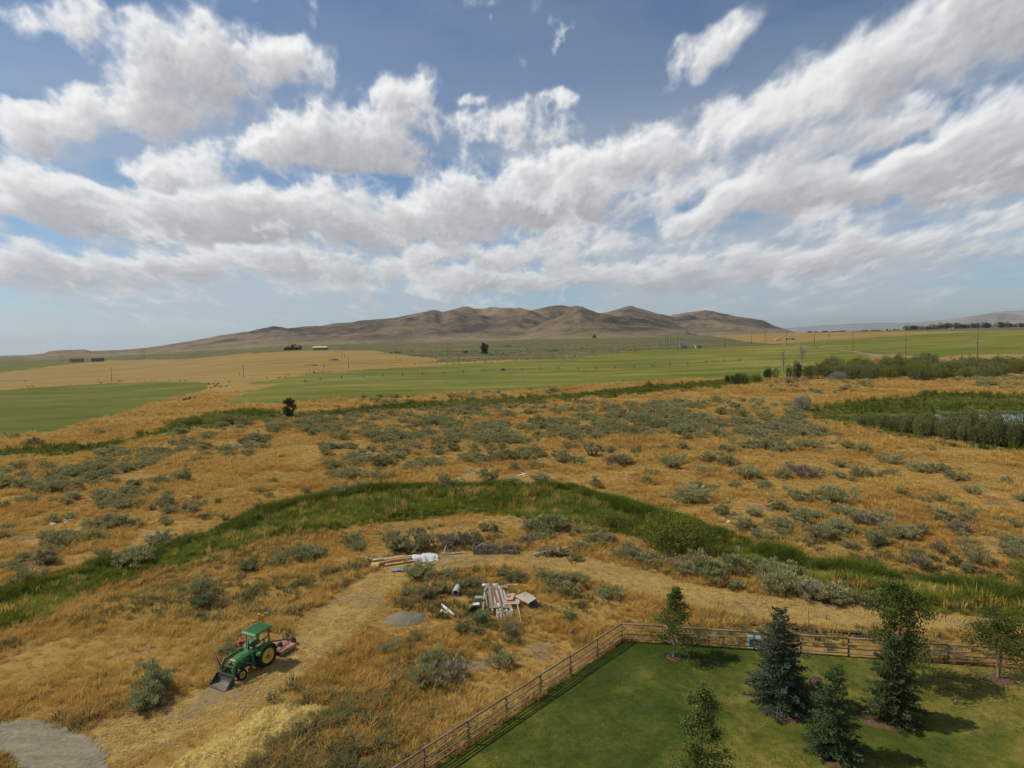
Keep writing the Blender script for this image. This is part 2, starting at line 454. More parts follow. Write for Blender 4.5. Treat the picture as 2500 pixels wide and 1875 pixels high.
def mat_track():
    m, N, b = material('mown_track', .95, .05)
    P = pos_of(N)
    fin = N.noise(P, 1.3, 5, .68); vf = N.noise(P, 9.0, 3, .6); mid = N.noise(P, .22, 4, .6)
    c = N.ramp(N.math('ADD', N.math('MULTIPLY', fin, .6), N.math('MULTIPLY', vf, .4)), [(.3, (.17, .105, .032)), (.45, (.28, .185, .055)), (.6, (.39, .27, .085)), (.75, (.46, .34, .12))])
    gr = N.rng(N.math('ADD', N.math('MULTIPLY', mid, .6), N.math('MULTIPLY', fin, .4)), .53, .61)
    c = N.mix(N.math('MULTIPLY', gr, .75), c, N.ramp(vf, [(.3, (.13, .11, .08)), (.7, (.22, .19, .14))]))
    N.l(c, b.inputs['Base Color']); bump(N, b, fin, .8, .15)
    return m


def mat_lawn():
    m, N, b = material('lawn_turf', .85, .12)
    P = pos_of(N)
    big = N.noise(P, .11, 4, .6, .6); mid = N.noise(P, .6, 4, .6); vf = N.noise(P, 14.0, 3, .65)
    v = N.math('ADD', N.math('MULTIPLY', big, .58), N.math('ADD', N.math('MULTIPLY', mid, .24), N.math('MULTIPLY', N.noise(P, 2.6, 4, .65), .18)))
    x, y, z = N.xyz(P)
    dry = N.math('ADD', N.math('MULTIPLY', N.math('SUBTRACT', v, .5), 2.3), N.math('ADD', N.rng(x, 6, 34, -.12, .30), N.rng(y, 44, 36, -.10, .10)))
    c = N.ramp(N.math('ADD', dry, .30), [(.08, (.036, .062, .008)), (.27, (.070, .094, .012)), (.43, (.125, .128, .020)), (.60, (.215, .182, .042)), (.82, (.29, .225, .068))])
    c = N.mix(N.rng(vf, .3, .75, .0, .45), c, (.16, .16, .05, 1), blend='MULTIPLY')
    c = N.mix(.35, c, N.mix(1.0, c, N.ramp(vf, [(.3, (.55, .6, .5)), (.7, (1.5, 1.4, 1.4))]), blend='MULTIPLY'))
    N.l(c, b.inputs['Base Color']); bump(N, b, vf, .9, .04)
    return m


def mat_gravel():
    m, N, b = material('gravel', .95, .1)
    P = pos_of(N)
    vf = N.noise(P, 16.0, 4, .7); mid = N.noise(P, .5, 4, .6); st = N.noise(scaled(N, P, (.5, 2.2, 1)), .9, 4, .6)
    c = N.ramp(N.math('ADD', N.math('MULTIPLY', vf, .30), N.math('ADD', N.math('MULTIPLY', N.noise(P, 3.5, 4, .7), .30), N.math('MULTIPLY', N.math('ADD', mid, st), .20))), [(.38, (.12, .10, .066)), (.5, (.215, .187, .128)), (.62, (.32, .28, .195))])
    c = N.mix(N.rng(st, .5, .72, 0, .45), c, (.29, .245, .17, 1))
    N.l(c, b.inputs['Base Color']); bump(N, b, vf, .8, .05)
    return m


def mat_field(name, stops, streak=(.25, 1.6, 1), rot=.12):
    m, N, b = material(name, .9, .08)
    P = pos_of(N)
    mp = N.n('ShaderNodeMapping'); N.l(P, mp.inputs[0]); mp.inputs[2].default_value = (0, 0, rot); mp.inputs[3].default_value = streak
    st = N.noise(mp.outputs[0], .035, 5, .65); big = N.noise(P, .008, 4, .6); fin = N.noise(P, .5, 4, .7)
    v = N.math('ADD', N.math('MULTIPLY', st, .5), N.math('ADD', N.math('MULTIPLY', big, .25), N.math('MULTIPLY', fin, .25)))
    N.l(N.ramp(v, stops), b.inputs['Base Color']); bump(N, b, fin, .5, .3)
    return m


def mat_water():
    m, N, b = material('pond_water', .06, .5)
    b.inputs['Base Color'].default_value = (.03, .035, .03, 1); b.inputs['IOR'].default_value = 1.33
    bump(N, b, N.noise(pos_of(N), 2.0, 3, .5), .08, .05)
    return m


M_HAY = mat_field('hay_crop', [(.36, (.060, .074, .008)), (.46, (.092, .106, .012)), (.54, (.122, .126, .017)), (.62, (.18, .158, .040))], (.5, 1.3, 1))
M_HAY2 = mat_field('cut_hay_crop', [(.34, (.068, .086, .011)), (.44, (.105, .120, .016)), (.52, (.15, .150, .024)), (.60, (.24, .20, .055))], (.35, 1.5, 1))
M_STUB = mat_field('stubble', [(.36, (.155, .108, .036)), (.45, (.225, .152, .044)), (.55, (.285, .195, .060)), (.66, (.20, .155, .06))])


# ------------------------------------------------------------------ the ground: one sheet out to the horizon, split where its cover changes
def build_ground():
    th = np.radians(np.concatenate([np.arange(-180, -60, 5.0), np.arange(-60, -46, 1.0), np.arange(-46, 46, .14), np.arange(46, 60, 1.0), np.arange(60, 180.1, 5.0)]))
    rr = np.concatenate([[2, 8, 14, 18], np.geomspace(22, 330, 330), np.geomspace(333, 3200, 170)[0:], np.geomspace(3400, 60000, 34)])
    T, R = np.meshgrid(th, rr)
    X, Y = np.sin(T) * R, np.cos(T) * R
    Z = land(X, Y)
    nr, nc = X.shape
    idx = np.arange(nr * nc).reshape(nr, nc)
    F = np.stack([idx[:-1, :-1], idx[1:, :-1], idx[1:, 1:], idx[:-1, 1:]], -1).reshape(-1, 4)
    x, y = X.ravel(), Y.ravel()
    # ragged edges
    r = np.hypot(x, y)
    amp = np.clip(r * .012, .12, 6.0)
    wx = x + amp * (fbm(x / (amp * 4), y / (amp * 4), 31, 3) - .5) * 2; wy = y + amp * (fbm(x / (amp * 4) + 9, y / (amp * 4), 33, 3) - .5) * 2
    sx = x + .3 * (fbm(x / .8, y / .8, 31, 2) - .5); sy = y + .3 * (fbm(x / .8 + 9, y / .8, 33, 2) - .5)
    reg = np.zeros(len(x), int)
    def near_track(v): return (seg_dist(wx, wy, L_TRACK) < 2.3 + 1.2 * (fbm(x / 3, y / 3, 41, 3) - .5)) & (r < 120)
    reg[near_track(0)] = 1
    reg[inside(wx, wy, P_STUB[0])] = 8; reg[inside(x, y, P_STUB[1])] = 9
    for k in range(4): reg[inside(x if k > 1 else wx, y if k > 1 else wy, P_HAY[k])] = 4 + k
    reg[(seg_dist(x, y, L_ROAD) < 2.4)] = 10
    pond = inside(wx, wy, P_POND); reg[pond] = 11
    z = Z.ravel().copy(); z[pond] = POND_Z
    green = np.maximum(np.clip(.5 + signed(x, y, P_D1) / 2.6, 0, 1) * (r < 160), np.clip(.5 + signed(x, y, P_D2) / 7.0, 0, 1) * ((r > 90) & (r < 700)))
    green = np.maximum(green, np.clip(.5 + signed(x, y, P_MARSH) / 6.0, 0, 1) * ((r > 60) & (r < 500)))
    d_hay = np.full(len(x), -1e9)
    near = (r < 1200)
    d_hay[near] = np.maximum(signed(x[near], y[near], P_HAY[1]), signed(x[near], y[near], P_HAY[0]))
    plain = sstep(r, 420, 640) * (x / np.maximum(y, 1) > -.42) + sstep(r, 900, 1300) * (x / np.maximum(y, 1) <= -.42)
    V = np.stack([x, y, z], -1)
    fr = reg[F]; freg = np.where((fr == 11).all(1), 11, np.where(fr[:, 0] == 11, np.where(fr[:, 2] == 11, 0, fr[:, 2]), fr[:, 0]))
    freg[(freg == 11) & ~(fr == 11).all(1)] = 0
    spec = {0: ('ground', mat_ground()), 1: ('dirt_track', mat_track()), 4: ('hay_field', M_HAY), 5: ('hay_field', M_HAY2),
            6: ('hay_field', M_HAY2), 7: ('hay_field', M_HAY), 8: ('stubble_field', M_STUB), 9: ('stubble_field', M_STUB), 10: ('dirt_road', None), 11: ('pond', mat_water())}
    m, N, b = material('dusty_road', .95, .05)
    N.l(N.ramp(N.noise(pos_of(N), .4, 4, .6), [(.3, (.17, .14, .095)), (.7, (.27, .22, .155))]), b.inputs['Base Color'])
    spec[10] = ('dirt_road', m)
    for k, (name, mat) in spec.items():
        f = F[freg == k]
        if not len(f): continue
        used = np.unique(f); mp = np.full(len(x), -1); mp[used] = np.arange(len(used))
        me = make_mesh(name, V[used], mp[f], True, [mat])
        add_attr(me, 'green', green[used]); add_attr(me, 'plain', plain[used])
        link(name, me, kind='structure')


def flat_sheet(name, poly, mat, step, amp, z):
    """a level sheet with a slightly ragged edge"""
    out = []
    for a, b in zip(poly, np.roll(poly, -1, 0)):
        L = np.linalg.norm(b - a); k = max(1, int(L / step)); n = np.array([-(b - a)[1], (b - a)[0]]) / max(L, 1e-6)
        for j in range(k):
            p = a + (b - a) * j / k
            out.append(p + n * amp * (float(fbm(p[0] / step / 2, p[1] / step / 2, 91, 3)) - .5) * 2)
    out = np.array(out)
    V = np.concatenate([out, np.full((len(out), 1), z)], 1)
    area = np.sum(V[:, 0] * np.roll(V[:, 1], -1) - np.roll(V[:, 0], -1) * V[:, 1])
    ids = np.arange(len(V)); ids = ids if area > 0 else ids[::-1]
    me = bpy.data.meshes.new(name); me.from_pydata(V.tolist(), [], [ids.tolist()]); me.materials.append(mat)
    link(name, me, kind='structure')


build_ground()
flat_sheet('lawn', P_LAWN, mat_lawn(), .12, .07, .03)
flat_sheet('gravel_drive', P_GRAVEL, mat_gravel(), .11, .42, .025)


# ------------------------------------------------------------------ hills and far mountains: ridges with their own distance and depth
def ridge_profile(pts, r):
    az, hz = [], []
    for (px, py) in pts:
        d = px_dir(px, py); h = math.hypot(d[0], d[1])
        az.append(math.atan2(d[0], d[1])); hz.append(CAM_H + r * d[2] / h)
    return np.array(az), np.array(hz)


HILLS = [  # outline in the photograph, distance of the crest, how far it falls to the front and the back
    ([(60, 868), (110, 862), (118, 857), (140, 855), (208, 853), (222, 857), (290, 854), (345, 850), (385, 846), (430, 839), (490, 829), (540, 820), (600, 812), (640, 804), (668, 799), (700, 802), (745, 801), (780, 798), (812, 790), (860, 787), (880, 782), (960, 776), (1000, 768), (1040, 760), (1060, 760), (1080, 766), (1090, 765), (1130, 754), (1180, 754), (1220, 756), (1270, 757), (1300, 764), (1400, 800), (1500, 835)], 5000, 2100, 1500),
    ([(1200, 800), (1260, 764), (1300, 759), (1320, 752), (1340, 746), (1370, 745), (1390, 748), (1410, 746), (1430, 752), (1460, 766), (1500, 790)], 5600, 1500, 1500),
    ([(1400, 810), (1440, 775), (1490, 760), (1510, 754), (1530, 748), (1540, 746), (1555, 751), (1580, 758), (1600, 764), (1640, 775), (1700, 800)], 6000, 2300, 1500),
    ([(1520, 810), (1580, 785), (1650, 767), (1690, 764), (1720, 761), (1745, 763), (1800, 774), (1860, 782), (1890, 795), (1925, 806), (1950, 814)], 6600, 2400, 1500),
    ([(1100, 834), (1180, 829), (1268, 818), (1329, 787), (1390, 762), (1418, 747), (1451, 762), (1512, 774), (1573, 780), (1614, 790), (1675, 805), (1697, 819)], 3700, 1100, 1300),
    ([(840, 834), (870, 822), (940, 800), (1000, 792), (1060, 800), (1130, 812), (1200, 830)], 4100, 1100, 1200),
    ([(1130, 834), (1180, 806), (1220, 780), (1240, 774), (1270, 780), (1300, 795), (1360, 822)], 4400, 1200, 1100),
    ([(430, 856), (560, 848), (620, 834), (700, 818), (800, 808), (900, 810), (1000, 824), (1080, 836)], 4300, 1300, 1200),
]


def build_hills():
    av = np.radians(np.arange(-44, 26, .1)); rv = np.concatenate([np.arange(2500, 5200, 30), np.arange(5200, 8400, 60)])
    A, R = np.meshgrid(av, rv)
    x, y = np.sin(A) * R, np.cos(A) * R
    base = land(x, y)
    H = np.zeros_like(R)
    for k, (pts, r0, wf, wb) in enumerate(HILLS):
        az, hz = ridge_profile(pts, r0)
        base0 = land(np.sin(av) * r0, np.cos(av) * r0)
        top = np.interp(av, az, hz, left=-60, right=-60) - base0
        for e, s in ((az[0], -1), (az[-1], 1)):      # the ends run out gently
            top = np.where((av - e) * s > 0, -60, top)
        top = np.maximum(top, 0)[None, :]
        t = np.clip(np.where(R < r0, (r0 - R) / wf, (R - r0) / wb), 0, 1)
        prof = .4 * (1 - t) + .6 * (.5 + .5 * np.cos(np.pi * t))
        g = 1 - np.abs(fbm(x / 520 + k * 5.1, y / 900 + k, 60 + k, 4, .48) * 2 - 1) * 2.4      # spurs and draws
        h = top * prof * (1 + .42 * (np.clip(g, -.5, 1) - .5) * np.sin(np.pi * np.clip(t * 1.15, 0, 1)))
        H = np.maximum(H, h)
    rough = (fbm(x / 260, y / 260, 77, 4, .5) - .5) * 11 * sstep(H, 4, 60)
    Z = base - 3 + np.where(H > .5, H + rough * .6 + 3, 0)
    nr, nc = A.shape; idx = np.arange(nr * nc).reshape(nr, nc)
    F = np.stack([idx[:-1, :-1], idx[1:, :-1], idx[1:, 1:], idx[:-1, 1:]], -1).reshape(-1, 4)
    F = F[(H.ravel()[F] > .1).any(1)]
    used = np.unique(F); mp = np.full(nr * nc, -1); mp[used] = np.arange(len(used))
    m, N, b = material('dry_hillside', .95, .03)
    P = pos_of(N); px_, py_, pz_ = N.xyz(P)
    n1 = N.noise(P, .0022, 5, .6); n2 = N.noise(P, .016, 5, .65); n3 = N.noise(P, .06, 3, .6)
    nrm = N.xyz(N.n('ShaderNodeNewGeometry').outputs['Normal'])
    v = N.math('ADD', N.math('MULTIPLY', n1, .6), N.math('MULTIPLY', n2, .4))
    c = N.ramp(v, [(.38, (.040, .034, .027)), (.45, (.082, .066, .046)), (.53, (.175, .128, .075)), (.64, (.26, .185, .10))])
    c = N.mix(N.rng(N.math('ADD', pz_, N.math('MULTIPLY', n2, 60)), 120, 60, 0, .55), c, N.ramp(n2, [(.35, (.15, .135, .07)), (.65, (.30, .23, .12))]))
    c = N.mix(N.rng(nrm[2], .90, .80, 0, .55), c, N.ramp(n3, [(.35, (.075, .062, .05)), (.65, (.155, .125, .095))]))   # dark rock on the steep faces
    N.l(c, b.inputs['Base Color']); bump(N, b, n3, .8, 12)
    me = make_mesh('hills', np.stack([x, y, Z], -1).reshape(-1, 3)[used], mp[F], True, [m])
    link('hills', me, kind='structure')
    # far mountains
    m, N, b = material('far_mountain', .95, .03)
    N.l(N.ramp(N.noise(pos_of(N), .0012, 5, .6), [(.3, (.15, .13, .105)), (.7, (.30, .25, .19))]), b.inputs['Base Color'])
    for pts, r0, wf in (([(1780, 812), (1850, 806), (1950, 798), (2020, 792), (2100, 788), (2150, 786), (2200, 788), (2260, 784), (2350, 775), (2420, 762), (2460, 757), (2520, 755), (2600, 756), (2750, 770), (2900, 800)], 27000, 5200),
                        ([(2130, 808), (2200, 800), (2270, 790), (2330, 778), (2380, 768), (2430, 763), (2480, 766), (2540, 772), (2640, 790), (2760, 806)], 17000, 3600)):
        az, hz = ridge_profile(pts, r0)
        a2 = np.radians(np.arange(16, 56, .12)); r2 = np.linspace(r0 - wf, r0 + wf, 44)
        A, R = np.meshgrid(a2, r2)
        top = np.maximum(np.interp(a2, az, hz, left=0, right=0) - 40, 0)[None, :]
        t = np.abs(R - r0) / wf
        g = np.abs(fbm(A * 60, t * 1.5, int(r0) % 97, 4) * 2 - 1)
        Hh = top * ((1 - t) ** 1.2 + .45 * (g - .25) * np.sin(np.pi * t) * (1 - t))
        x, y = np.sin(A) * R, np.cos(A) * R
        nr, nc = A.shape; idx = np.arange(nr * nc).reshape(nr, nc)
        F = np.stack([idx[:-1, :-1], idx[1:, :-1], idx[1:, 1:], idx[:-1, 1:]], -1).reshape(-1, 4)
        link('mountains', make_mesh('mountains', np.stack([x, y, 30 + Hh], -1).reshape(-1, 3), F, True, [m]), kind='structure')


build_hills()

# ------------------------------------------------------------------ small mesh builder
class MB:
    def __init__(self): self.v = []; self.f = []; self.n = 0; self.m = []; self.mi = 0
    def add(self, v, f):
        v = np.asarray(v, float); self.v.append(v)
        for q in f: self.f.append(tuple(int(i) + self.n for i in q)); self.m.append(self.mi)
        self.n += len(v); return self
    def mat(self, i): self.mi = i; return self
    def box(self, c, s, rot=None, taper=1.0):
        sx, sy, sz = s[0] / 2, s[1] / 2, s[2] / 2
        v = np.array([(-sx, -sy, -sz), (sx, -sy, -sz), (sx, sy, -sz), (-sx, sy, -sz), (-sx * taper, -sy * taper, sz), (sx * taper, -sy * taper, sz), (sx * taper, sy * taper, sz), (-sx * taper, sy * taper, sz)])
        if rot is not None: v = v @ np.asarray(rot).T
        return self.add(v + np.array(c), [(0, 3, 2, 1), (4, 5, 6, 7), (0, 1, 5, 4), (1, 2, 6, 5), (2, 3, 7, 6), (3, 0, 4, 7)])
    def bar(self, a, b, w, h=None):
        """a square bar from a to b"""
        a, b = np.array(a, float), np.array(b, float); h = w if h is None else h
        R, L = frame(b - a)
        return self.box((a + b) / 2, (w, h, L), R)
    def tube(self, pts, rad, n=8, cap=True):
        pts = np.asarray(pts, float); rad = np.broadcast_to(np.asarray(rad, float), (len(pts),))
        ang = np.arange(n) * 2 * math.pi / n; V = []
        for i, p in enumerate(pts):
            d = pts[min(i + 1, len(pts) - 1)] - pts[max(i - 1, 0)]
            R, _ = frame(d); V.append(p + rad[i] * (np.cos(ang)[:, None] * R[:, 0] + np.sin(ang)[:, None] * R[:, 1]))
        F = [(i * n + k, i * n + (k + 1) % n, (i + 1) * n + (k + 1) % n, (i + 1) * n + k) for i in range(len(pts) - 1) for k in range(n)]
        if cap: F += [tuple(range(n))[::-1], tuple((len(pts) - 1) * n + k for k in range(n))]
        return self.add(np.concatenate(V), F)
    def lathe(self, prof, n=20, axis='y', c=(0, 0, 0), closed=False):
        """profile of (radius, along) turned round an axis"""
        ang = np.arange(n) * 2 * math.pi / n; V = []
        for r, a in prof:
            for t in ang:
                q = (r * math.cos(t), a, r * math.sin(t)) if axis == 'y' else (r * math.cos(t), r * math.sin(t), a)
                V.append(np.array(q) + np.array(c))
        k = len(prof); F = [(i * n + j, i * n + (j + 1) % n, (i + 1) % k * n + (j + 1) % n, (i + 1) % k * n + j) for i in range(k if closed else k - 1) for j in range(n)]
        return self.add(V, F)
    def prism(self, poly, y0, y1):
        """outline in x,z drawn out along y"""
        n = len(poly); V = [(x, y0, z) for x, z in poly] + [(x, y1, z) for x, z in poly]
        return self.add(V, [tuple(range(n)), tuple(range(n, 2 * n))[::-1]] + [(i, i + n, (i + 1) % n + n, (i + 1) % n) for i in range(n)])
    def mesh(self, name, mats, smooth=False, bevel=None):
        me = bpy.data.meshes.new(name)
        me.from_pydata(np.concatenate(self.v).tolist(), [], self.f)
        for m in (mats if isinstance(mats, (list, tuple)) else [mats]): me.materials.append(m)
        if len(set(self.m)) > 1: me.polygons.foreach_set('material_index', np.array(self.m, np.int32))
        import bmesh
        bm = bmesh.new(); bm.from_mesh(me); bmesh.ops.recalc_face_normals(bm, faces=bm.faces)
        if bevel:
            es = [e for e in bm.edges if len(e.link_faces) == 2 and e.calc_face_angle(0) > .6]
            bmesh.ops.bevel(bm, geom=es, offset=bevel, segments=1, affect='EDGES')
        bm.to_mesh(me); bm.free()
        if smooth: me.polygons.foreach_set('use_smooth', np.full(len(me.polygons), True))
        return me
    def part(self, name, mats, parent, smooth=False, bevel=None, **kw): return link(name, self.mesh(name, mats, smooth, bevel), parent, **kw)


def frame(d):
    d = np.asarray(d, float); L = np.linalg.norm(d); d = d / max(L, 1e-9)
    a = np.array([0, 0, 1.0]) if abs(d[2]) < .95 else np.array([1.0, 0, 0])
    x = np.cross(a, d); x /= np.linalg.norm(x)
    return np.stack([x, np.cross(d, x), d], 1), L


def rotz(a): c, s = math.cos(a), math.sin(a); return np.array([(c, -s, 0), (s, c, 0), (0, 0, 1)])
def roty(a): c, s = math.cos(a), math.sin(a); return np.array([(c, 0, s), (0, 1, 0), (-s, 0, c)])
def rotx(a): c, s = math.cos(a), math.sin(a); return np.array([(1, 0, 0), (0, c, -s), (0, s, c)])


def thing(name, loc, label, cat, group=None, rz=0.0):
    o = bpy.data.objects.new(name, None); COL.objects.link(o); o.location = tuple(float(v) for v in loc); o.rotation_euler = (0, 0, rz)
    o.empty_display_size = .2
    o['label'] = label; o['category'] = cat
    if group: o['group'] = group
    return o


def plain_mat(name, col, rough=.8, var=.25, scale=6.0, spec=.2, metal=0.0, dirt=None):
    """one colour with grain and wear; noise in object space"""
    m, N, b = material(name, rough, spec); b.inputs['Metallic'].default_value = metal
    tc = N.n('ShaderNodeTexCoord').outputs['Object']
    n = N.math('ADD', N.math('MULTIPLY', N.noise(tc, scale, 5, .65), .6), N.math('MULTIPLY', N.noise(tc, scale * 6, 3, .6), .4))
    lo = tuple(c * (1 - var) for c in col); hi = tuple(min(1, c * (1 + var)) for c in col)
    c = N.ramp(n, [(.3, lo), (.7, hi)])
    if dirt: c = N.mix(N.rng(N.noise(tc, scale * .7, 4, .7), .50, .68, 0, .8), c, (*dirt, 1))
    N.l(c, b.inputs['Base Color']); bump(N, b, n, .25, .02)
    return m


def leaf_mat(name, cols, field=None, trans=.3, fscale=.06):
    """cols: dark to light; each leaf varies, each plant varies, and neighbours on the land vary together"""
    m = bpy.data.materials.new(name); m.use_nodes = True
    t = m.node_tree; t.nodes.clear(); N = Nt(t)
    geo = N.n('ShaderNodeNewGeometry'); oi = N.n('ShaderNodeObjectInfo')
    v = N.math('ADD', N.math('MULTIPLY', geo.outputs['Random Per Island'], .45), N.math('MULTIPLY', oi.outputs['Random'], .55))
    k = len(cols)
    c = N.ramp(v, [(i / (k - 1), q) for i, q in enumerate(cols)])
    if field:
        f = N.noise(oi.outputs['Location'], fscale, 4, .6)
        f2 = N.noise(oi.outputs['Location'], fscale * 7, 3, .6)
        ff = N.math('ADD', N.math('MULTIPLY', f, .7), N.math('MULTIPLY', f2, .3))
        kk = len(field)
        c2 = N.ramp(ff, [(.30 + .40 * i / (kk - 1), q) for i, q in enumerate(field)])
        c = N.mix(.62, c, c2)
    d = N.n('ShaderNodeBsdfDiffuse'); tr = N.n('ShaderNodeBsdfTranslucent'); mx = N.n('ShaderNodeMixShader'); o = N.n('ShaderNodeOutputMaterial')
    N.l(c, d.inputs[0]); N.l(c, tr.inputs[0]); mx.inputs[0].default_value = trans
    N.l(d.outputs[0], mx.inputs[1]); N.l(tr.outputs[0], mx.inputs[2]); N.l(mx.outputs[0], o.inputs[0])
    return m


def cards(P, D, L, W, rng):
    """leaf-shaped quads starting at P and running along D"""
    n = len(P); D = D / np.maximum(np.linalg.norm(D, axis=1, keepdims=True), 1e-9)
    S = np.cross(D, rng.normal(size=(n, 3))); S /= np.maximum(np.linalg.norm(S, axis=1, keepdims=True), 1e-9)
    L = np.broadcast_to(L, (n,))[:, None]; W = np.broadcast_to(W, (n,))[:, None]
    V = np.stack([P, P + D * L * .5 + S * W * .5, P + D * L, P + D * L * .5 - S * W * .5], 1).reshape(-1, 3)
    return V, np.arange(4 * n).reshape(n, 4)


def tubes(segs, n=4):
    """tapered twigs: list of (points, radii)"""
    mb = MB()
    for p, r in segs: mb.tube(p, r, n, cap=False)
    return np.concatenate(mb.v), np.array(mb.f)


def two_part(name, leafV, leafF, woodV, woodF, mats):
    V = np.concatenate([leafV, woodV]); F = [leafF, np.asarray(woodF) + len(leafV)]
    mi = np.concatenate([np.zeros(len(leafF)), np.ones(len(woodF))])
    return make_mesh(name, V, F, False, mats, mi)


# ------------------------------------------------------------------ scattering: one object, instances on its points
def scatter(name, pts, rz, scl, pick, protos, label, cat, tilt=None):
    coll = bpy.data.collections.new(name + '_kinds')
    for i, me in enumerate(protos): coll.objects.link(bpy.data.objects.new('%s_kind_%02d' % (name, i), me))
    me = bpy.data.meshes.new(name); me.vertices.add(len(pts)); me.vertices.foreach_set('co', np.asarray(pts, np.float32).ravel())
    add_attr(me, 'scl', scl)
    at = me.attributes.new('rot', 'FLOAT_VECTOR', 'POINT'); rot = np.zeros((len(pts), 3), np.float32); rot[:, 2] = rz
    if tilt is not None: rot[:, :2] = tilt
    at.data.foreach_set('vector', rot.ravel())
    at = me.attributes.new('pick', 'INT', 'POINT'); at.data.foreach_set('value', np.asarray(pick, np.int32))
    o = link(name, me, kind='stuff', label=label, cat=cat)
    ng = bpy.data.node_groups.new(name, 'GeometryNodeTree')
    ng.interface.new_socket('Geometry', in_out='INPUT', socket_type='NodeSocketGeometry'); ng.interface.new_socket('Geometry', in_out='OUTPUT', socket_type='NodeSocketGeometry')
    nd = ng.nodes; gi = nd.new('NodeGroupInput'); go = nd.new('NodeGroupOutput')
    ci = nd.new('GeometryNodeCollectionInfo'); ci.inputs['Collection'].default_value = coll; ci.inputs['Separate Children'].default_value = True; ci.inputs['Reset Children'].default_value = True
    ip = nd.new('GeometryNodeInstanceOnPoints'); ip.inputs['Pick Instance'].default_value = True
    def attr(n, ty): a = nd.new('GeometryNodeInputNamedAttribute'); a.data_type = ty; a.inputs['Name'].default_value = n; return a.outputs['Attribute']
    e2r = nd.new('FunctionNodeEulerToRotation')
    L = ng.links.new
    L(gi.outputs[0], ip.inputs['Points']); L(ci.outputs[0], ip.inputs['Instance']); L(attr('pick', 'INT'), ip.inputs['Instance Index'])
    L(attr('rot', 'FLOAT_VECTOR'), e2r.inputs[0]); L(e2r.outputs[0], ip.inputs['Rotation']); L(attr('scl', 'FLOAT'), ip.inputs['Scale']); L(ip.outputs[0], go.inputs[0])
    md = o.modifiers.new('scatter', 'NODES'); md.node_group = ng
    return o


def tuft(seed, n, h, rad, w, lean, mat, spike=False):
    """a bunch of bent blades"""
    g = np.random.default_rng(seed)
    a = g.uniform(0, 6.283, n); q = rad * np.sqrt(g.uniform(0, 1, n))
    B = np.stack([q * np.cos(a), q * np.sin(a), np.zeros(n) - .02], -1)
    az = a + g.normal(0, .7, n); ln = lean * g.uniform(.3, 1.3, n); H = h * g.uniform(.55, 1.1, n)
    out = np.stack([np.cos(az), np.sin(az), np.zeros(n)], -1); up = np.array([0, 0, 1.0])
    mid = B + up * (H * .55)[:, None] + out * (H * ln * .25)[:, None]; tip = B + up * (H * (1 - .25 * ln))[:, None] + out * (H * ln)[:, None]
    s = np.stack([-np.sin(az + g.normal(0, .8, n)), np.cos(az), np.zeros(n)], -1); s /= np.linalg.norm(s, axis=1, keepdims=True)
    W = (w * g.uniform(.6, 1.3, n))[:, None]
    k = (1.5 if spike else .8)
    V = np.stack([B - s * W * .4, B + s * W * .4, mid + s * W * .5 * k, tip, mid - s * W * .5 * k], 1).reshape(-1, 3)
    i = np.arange(n)[:, None] * 5
    return make_mesh('tuft', V, [np.concatenate([i, i + 1, i + 2, i + 4], 1), np.concatenate([i + 4, i + 2, i + 3], 1)], False, [mat])


RNG = np.random.default_rng(7)
M_DRY = leaf_mat('dry_grass', [(.40, .250, .078), (.58, .395, .12), (.70, .51, .185)],
                 [(.38, .190, .066), (.51, .295, .080), (.61, .395, .108), (.66, .48, .165), (.46, .41, .18)], trans=.42, fscale=.05)
M_STRAWG = leaf_mat('short_straw_grass', [(.42, .29, .12), (.58, .43, .19), (.70, .55, .27)], [(.48, .33, .13), (.62, .47, .21)], trans=.35, fscale=.1)
M_GREEN = leaf_mat('ditch_grass', [(.13, .175, .024), (.20, .245, .038), (.28, .31, .058)], [(.11, .16, .02), (.185, .235, .034), (.30, .30, .06), (.46, .38, .11)], trans=.42, fscale=.09)
M_MARSH = leaf_mat('marsh_grass', [(.10, .125, .022), (.165, .185, .036), (.25, .245, .055)], [(.085, .115, .02), (.15, .17, .032), (.28, .25, .06), (.40, .31, .09)], trans=.42, fscale=.03)
M_REED = leaf_mat('ditch_reed', [(.075, .108, .018), (.12, .155, .025), (.18, .205, .040)], trans=.42)
M_WEED = leaf_mat('dull_weed', [(.10, .115, .038), (.19, .185, .07), (.31, .25, .105)], [(.085, .11, .035), (.20, .18, .075), (.34, .23, .09)], trans=.35, fscale=.2)
M_LAWNG = leaf_mat('lawn_blade', [(.075, .115, .018), (.13, .165, .030), (.24, .23, .06)], [(.055, .10, .014), (.12, .15, .028), (.27, .235, .07)], trans=.4, fscale=.14)


def polar_points(r0, r1, dens, half=44):
    a = math.radians(half); n = int(a * (r1 * r1 - r0 * r0) * dens)
    r = np.sqrt(RNG.uniform(r0 * r0, r1 * r1, n)); t = RNG.uniform(-a, a, n)
    return np.sin(t) * r, np.cos(t) * r


def masks(x, y):
    r = np.hypot(x, y)
    lawn = inside(x, y, P_LAWN); grav = signed(x, y, P_GRAVEL) > .35 * (fbm(x / .8, y / .8, 19, 2) - .35)
    trk = seg_dist(x, y, L_TRACK)
    d1 = signed(x, y, P_D1); d2 = signed(x, y, P_D2); pond = inside(x, y, P_POND); marsh = signed(x, y, P_MARSH)
    hay = inside(x, y, P_HAY[0]) | inside(x, y, P_HAY[1]) | inside(x, y, P_STUB[0])
    return r, lawn, grav, trk, d1, d2, pond, marsh, hay


